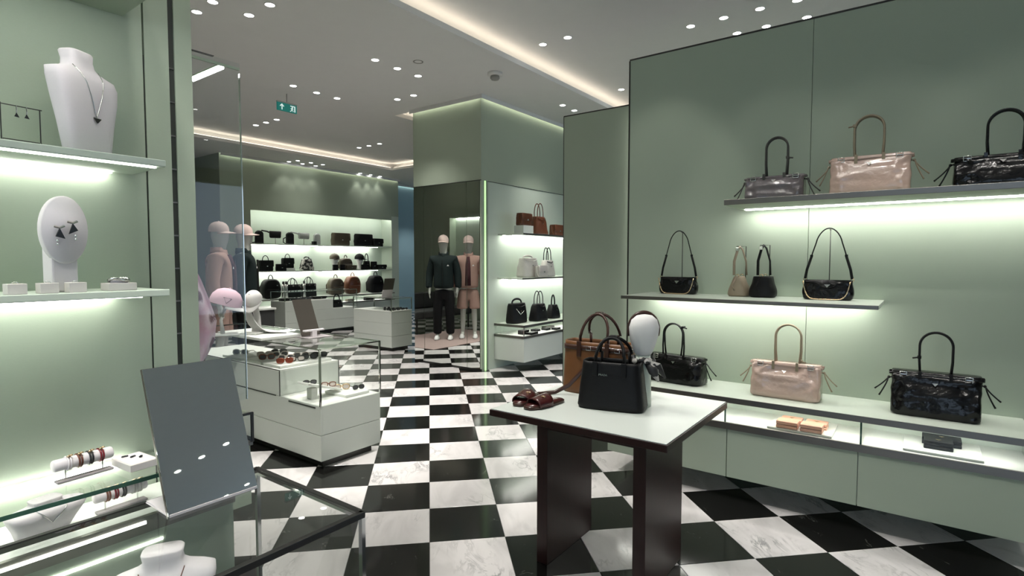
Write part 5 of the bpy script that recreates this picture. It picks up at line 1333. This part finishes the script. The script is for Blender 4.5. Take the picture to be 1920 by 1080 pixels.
# bracelet rolls
def roll(label, loc, rz, L_, cols):
    t = thing('bracelet_roll', label, 'bracelet stand', loc, rz)
    MB().box(-L_*0.46,L_*0.50,-0.012,0.012,0.0,0.006).build('base','grey_base',t,bevel=0.002)
    for x in (-L_*0.30,L_*0.33): MB().tube([(x,0,0.005),(x,0,0.036)],0.0016,6).build('post','silver',t)
    R = [[(x,0.0145*s*math.cos(2*PI*k/28),0.044+0.0145*s*math.sin(2*PI*k/28)) for k in range(28)] for x,s in ((-L_/2,0.9),(-L_/2+0.003,1),(L_/2-0.003,1),(L_/2,0.9))]
    MB().rings(R).build('roll','velvet',t,True)
    for x, m, l in cols:
        e = thing('bracelet', l, 'bracelet', (loc[0]+x*math.cos(rz),loc[1]+x*math.sin(rz),loc[2]+0.044), rz)
        for dx in (-0.0028,0.0028):
            MB().tube([(dx,0.0160*math.cos(2*PI*k/24),0.0160*math.sin(2*PI*k/24)) for k in range(24)],0.0022,6,True).build('cord',m,e,True)
        MB().lathe([(0.0005,-0.004),(0.005,0),(0.0005,0.004)],8,(0,-0.006,0.017)).build('charm','gold',e,True)
        MB().tube([(0.0,-0.006,0.019),(0.006,-0.012,0.021)],0.002,6).build('tassel','gold',e,True)
roll('white bracelet roll standing on the glass top with four bracelets',(-1.572,-0.372,0.9405),0.10,0.125,
     ((-0.032,'velvet','pale cord bracelet first on the upper roll'),(-0.010,'rosewood','brown bracelet second on the upper roll'),(0.013,'jet','black bracelet third on the upper roll'),(0.036,'red','dark red bracelet last on the upper roll')))
roll('white bracelet roll under the glass in the wall case',(-1.50,-0.388,0.8405),0.08,0.118,
     ((-0.032,'rosewood','brown bracelet first on the lower roll'),(-0.014,'red','red bracelet second on the lower roll'),(0.004,'jet','black bracelet third on the lower roll'),(0.028,'beige_box','beige bracelet fourth on the lower roll'),(0.042,'beige_box','cream bracelet at the end of the lower roll')))
t = thing('earring_tray','cream box tray with small earrings on the glass top','jewellery tray',(-1.465,-0.388,0.9405),0.10)
MB().box(-0.034,0.034,-0.05,0.05,0.0,0.018).build('box','beige_box',t,bevel=0.001)
MB().box(-0.030,0.030,-0.046,0.046,0.018,0.0185).build('pad','velvet',t)
for k,(x,y) in enumerate(((-0.015,0.030),(-0.002,0.012),(0.012,-0.004))):
    e = thing('small_earring','tiny dark earring on the cream box tray','earring',(-1.465+x,-0.388+y,0.9592),0.5*k,'tiny earrings on the cream tray')
    MB().tube([(0.005*math.cos(a),0.003*math.sin(a),0.002) for a in [PI*1.6*k_/10 for k_ in range(11)]],0.0014,6).build('hoop','jet',e,True)
    MB().cb((0.006,0,0.0015),(0.006,0.005,0.003)).build('stone','lensdark',e)

# ================================================================ MANNEQUINS
def skin(name, V, E, Rr, m, parent, sub=2):
    me = bpy.data.meshes.new(name); me.from_pydata(V, E, []); me.update(); me.materials.append(M[m])
    o = bpy.data.objects.new(name, me); COL.objects.link(o); o.parent = parent
    s = o.modifiers.new('skin','SKIN')
    if not me.skin_vertices:
        raise RuntimeError('no skin layer')
    for i, r in enumerate(Rr):
        me.skin_vertices[0].data[i].radius = r if isinstance(r, tuple) else (r, r)
    me.skin_vertices[0].data[0].use_root = True
    s.use_smooth_shade = True
    d = o.modifiers.new('sub','SUBSURF'); d.levels = sub; d.render_levels = sub
    return o
def chain(V, E, Rr, start, pts):
    last = start
    for p, r in pts:
        V.append(p); Rr.append(r); E.append((last, len(V)-1)); last = len(V)-1
    return last
def mannequin(label, loc, rz, jacket, trousers, shorts, cap_m, clabel, shirt=None):
    t = thing('mannequin', label, 'mannequin', loc, rz)
    V = [(0,0,0.98)]; E = []; R = [(0.15,0.10)]
    c = chain(V,E,R,0,[((0,0,1.15),(0.13,0.09)),((0,0,1.36),(0.16,0.10)),((0,0.005,1.50),(0.10,0.075))])
    chest = c
    chain(V,E,R,c,[((0,0.0,1.60),(0.062,0.062)),((0,-0.012,1.675),(0.070,0.085)),((0,-0.014,1.77),(0.100,0.120)),((0,-0.005,1.86),(0.085,0.095)),((0,0.0,1.90),(0.04,0.05))])
    for sx in (-1,1):
        h = chain(V,E,R,chest,[((sx*0.17,0,1.50),0.055),((sx*0.235,0.03,1.22),0.042),((sx*0.255,-0.02,0.98),0.028),((sx*0.258,-0.04,0.90),(0.036,0.018))])
        for fx, fl in ((-0.022,0.075),(-0.007,0.088),(0.008,0.082),(0.022,0.066)):
            chain(V,E,R,h,[((sx*0.258,-0.045+fx,0.855),0.009),((sx*0.252,-0.052+fx*1.1,0.855-fl*0.6),0.008),((sx*0.244,-0.058+fx*1.1,0.855-fl),0.007)])
        chain(V,E,R,h,[((sx*0.245,-0.070,0.885),0.010),((sx*0.240,-0.088,0.855),0.009)])
        chain(V,E,R,0,[((sx*0.09,0,0.90),0.085),((sx*0.105,-0.01,0.50),0.055),((sx*0.11,0.02,0.30),0.052),((sx*0.115,0.02,0.09),0.035),((sx*0.118,-0.10,0.03),0.03)])
    skin('body',V,E,R,'mannequin',t)
    # jacket
    V = [(0,0,0.94)]; E = []; R = [(0.20,0.165)]
    c = chain(V,E,R,0,[((0,0,1.00),(0.205,0.17)),((0,0,1.20),(0.20,0.17)),((0,0,1.38),(0.205,0.165)),((0,0.005,1.50),(0.15,0.125)),((0,0.005,1.575),(0.085,0.085))])
    for sx in (-1,1):
        chain(V,E,R,c-1,[((sx*0.195,0,1.49),0.092),((sx*0.262,0.03,1.22),0.078),((sx*0.275,-0.015,1.00),0.066),((sx*0.275,-0.025,0.955),0.056)])
    skin('jacket',V,E,R,jacket,t)
    MB().rings([[(0.088*s*math.cos(2*PI*k/24),0.005+0.092*s*math.sin(2*PI*k/24),z-0.03*(math.sin(2*PI*k/24) < -0.6)) for k in range(24)] for s,z in ((1.0,1.55),(1.08,1.565),(1.0,1.63),(0.90,1.63))],close=True).build('collar',jacket,t,True)
    MB().box(-0.004,0.004,-0.176,-0.15,1.0,1.48).build('zip','darkmetal',t)
    if shirt:
        MB().super([(1.0,0.055,0.02,0,-0.165),(1.2,0.05,0.02,0,-0.168),(1.4,0.045,0.02,0,-0.160),(1.54,0.03,0.03,0,-0.10)],4,20).build('shirt',shirt,t,True)
    # trousers or shorts
    V = [(0,0,0.98)]; E = []; R = [(0.165,0.115)]
    zk = 0.56 if shorts else 0.08
    c = chain(V,E,R,0,[((0,0,0.90),(0.17,0.12))])
    for sx in (-1,1):
        if shorts: chain(V,E,R,c,[((sx*0.105,0,0.80),(0.11,0.115)),((sx*0.12,-0.01,0.58),(0.112,0.12)),((sx*0.12,-0.01,0.55),(0.112,0.12))])
        else: chain(V,E,R,c,[((sx*0.10,0,0.80),(0.10,0.105)),((sx*0.115,-0.01,0.48),(0.088,0.09)),((sx*0.12,0.01,0.16),(0.082,0.085)),((sx*0.12,0.01,0.09),(0.082,0.085))])
    skin('shorts' if shorts else 'trousers',V,E,R,trousers,t)
    for sx in (-1,1):
        R2 = []
        for z,s in ((0.004,0.95),(0.012,1.0),(0.03,1.0),(0.055,0.88),(0.078,0.62)):
            R2.append([(sx*0.125+0.048*s*math.copysign(abs(math.cos(q))**0.8,math.cos(q))*(1.0 if z < 0.05 else 0.9), -0.055+0.03*(z/0.08)+0.140*s*math.sin(q)*(1 if z < 0.05 else 0.85), z) for q in [2*PI*k/24 for k in range(24)]])
        MB().rings(R2).build('shoe','white_cloth',t,True)
    plaque(t,-0.10,-0.172,1.38,0.022,'white_cloth',name='chest_logo',rot=PI)
    cp = thing('baseball_cap',clabel,'cap',(loc[0],loc[1],loc[2]+1.815),rz)
    baseball_cap(cp,Matrix(),cap_m,s=1.08)
    return t
face = math.atan2(-0.6,0.8)+PI/2
mannequin('mannequin in a black zip jacket, black trousers and white shoes', (1.73,5.12,0.0105), face, 'navy_cloth','black_cloth',False,'cap_pink','pale pink baseball cap on the black jacketed mannequin')
mannequin('mannequin in a dusty pink jacket and shorts beside the black one', (1.30,4.88,0.0105), face, 'pink_cloth','pink_cloth',True,'cap_pink','pale pink baseball cap on the pink jacketed mannequin',shirt='maroon_cloth')
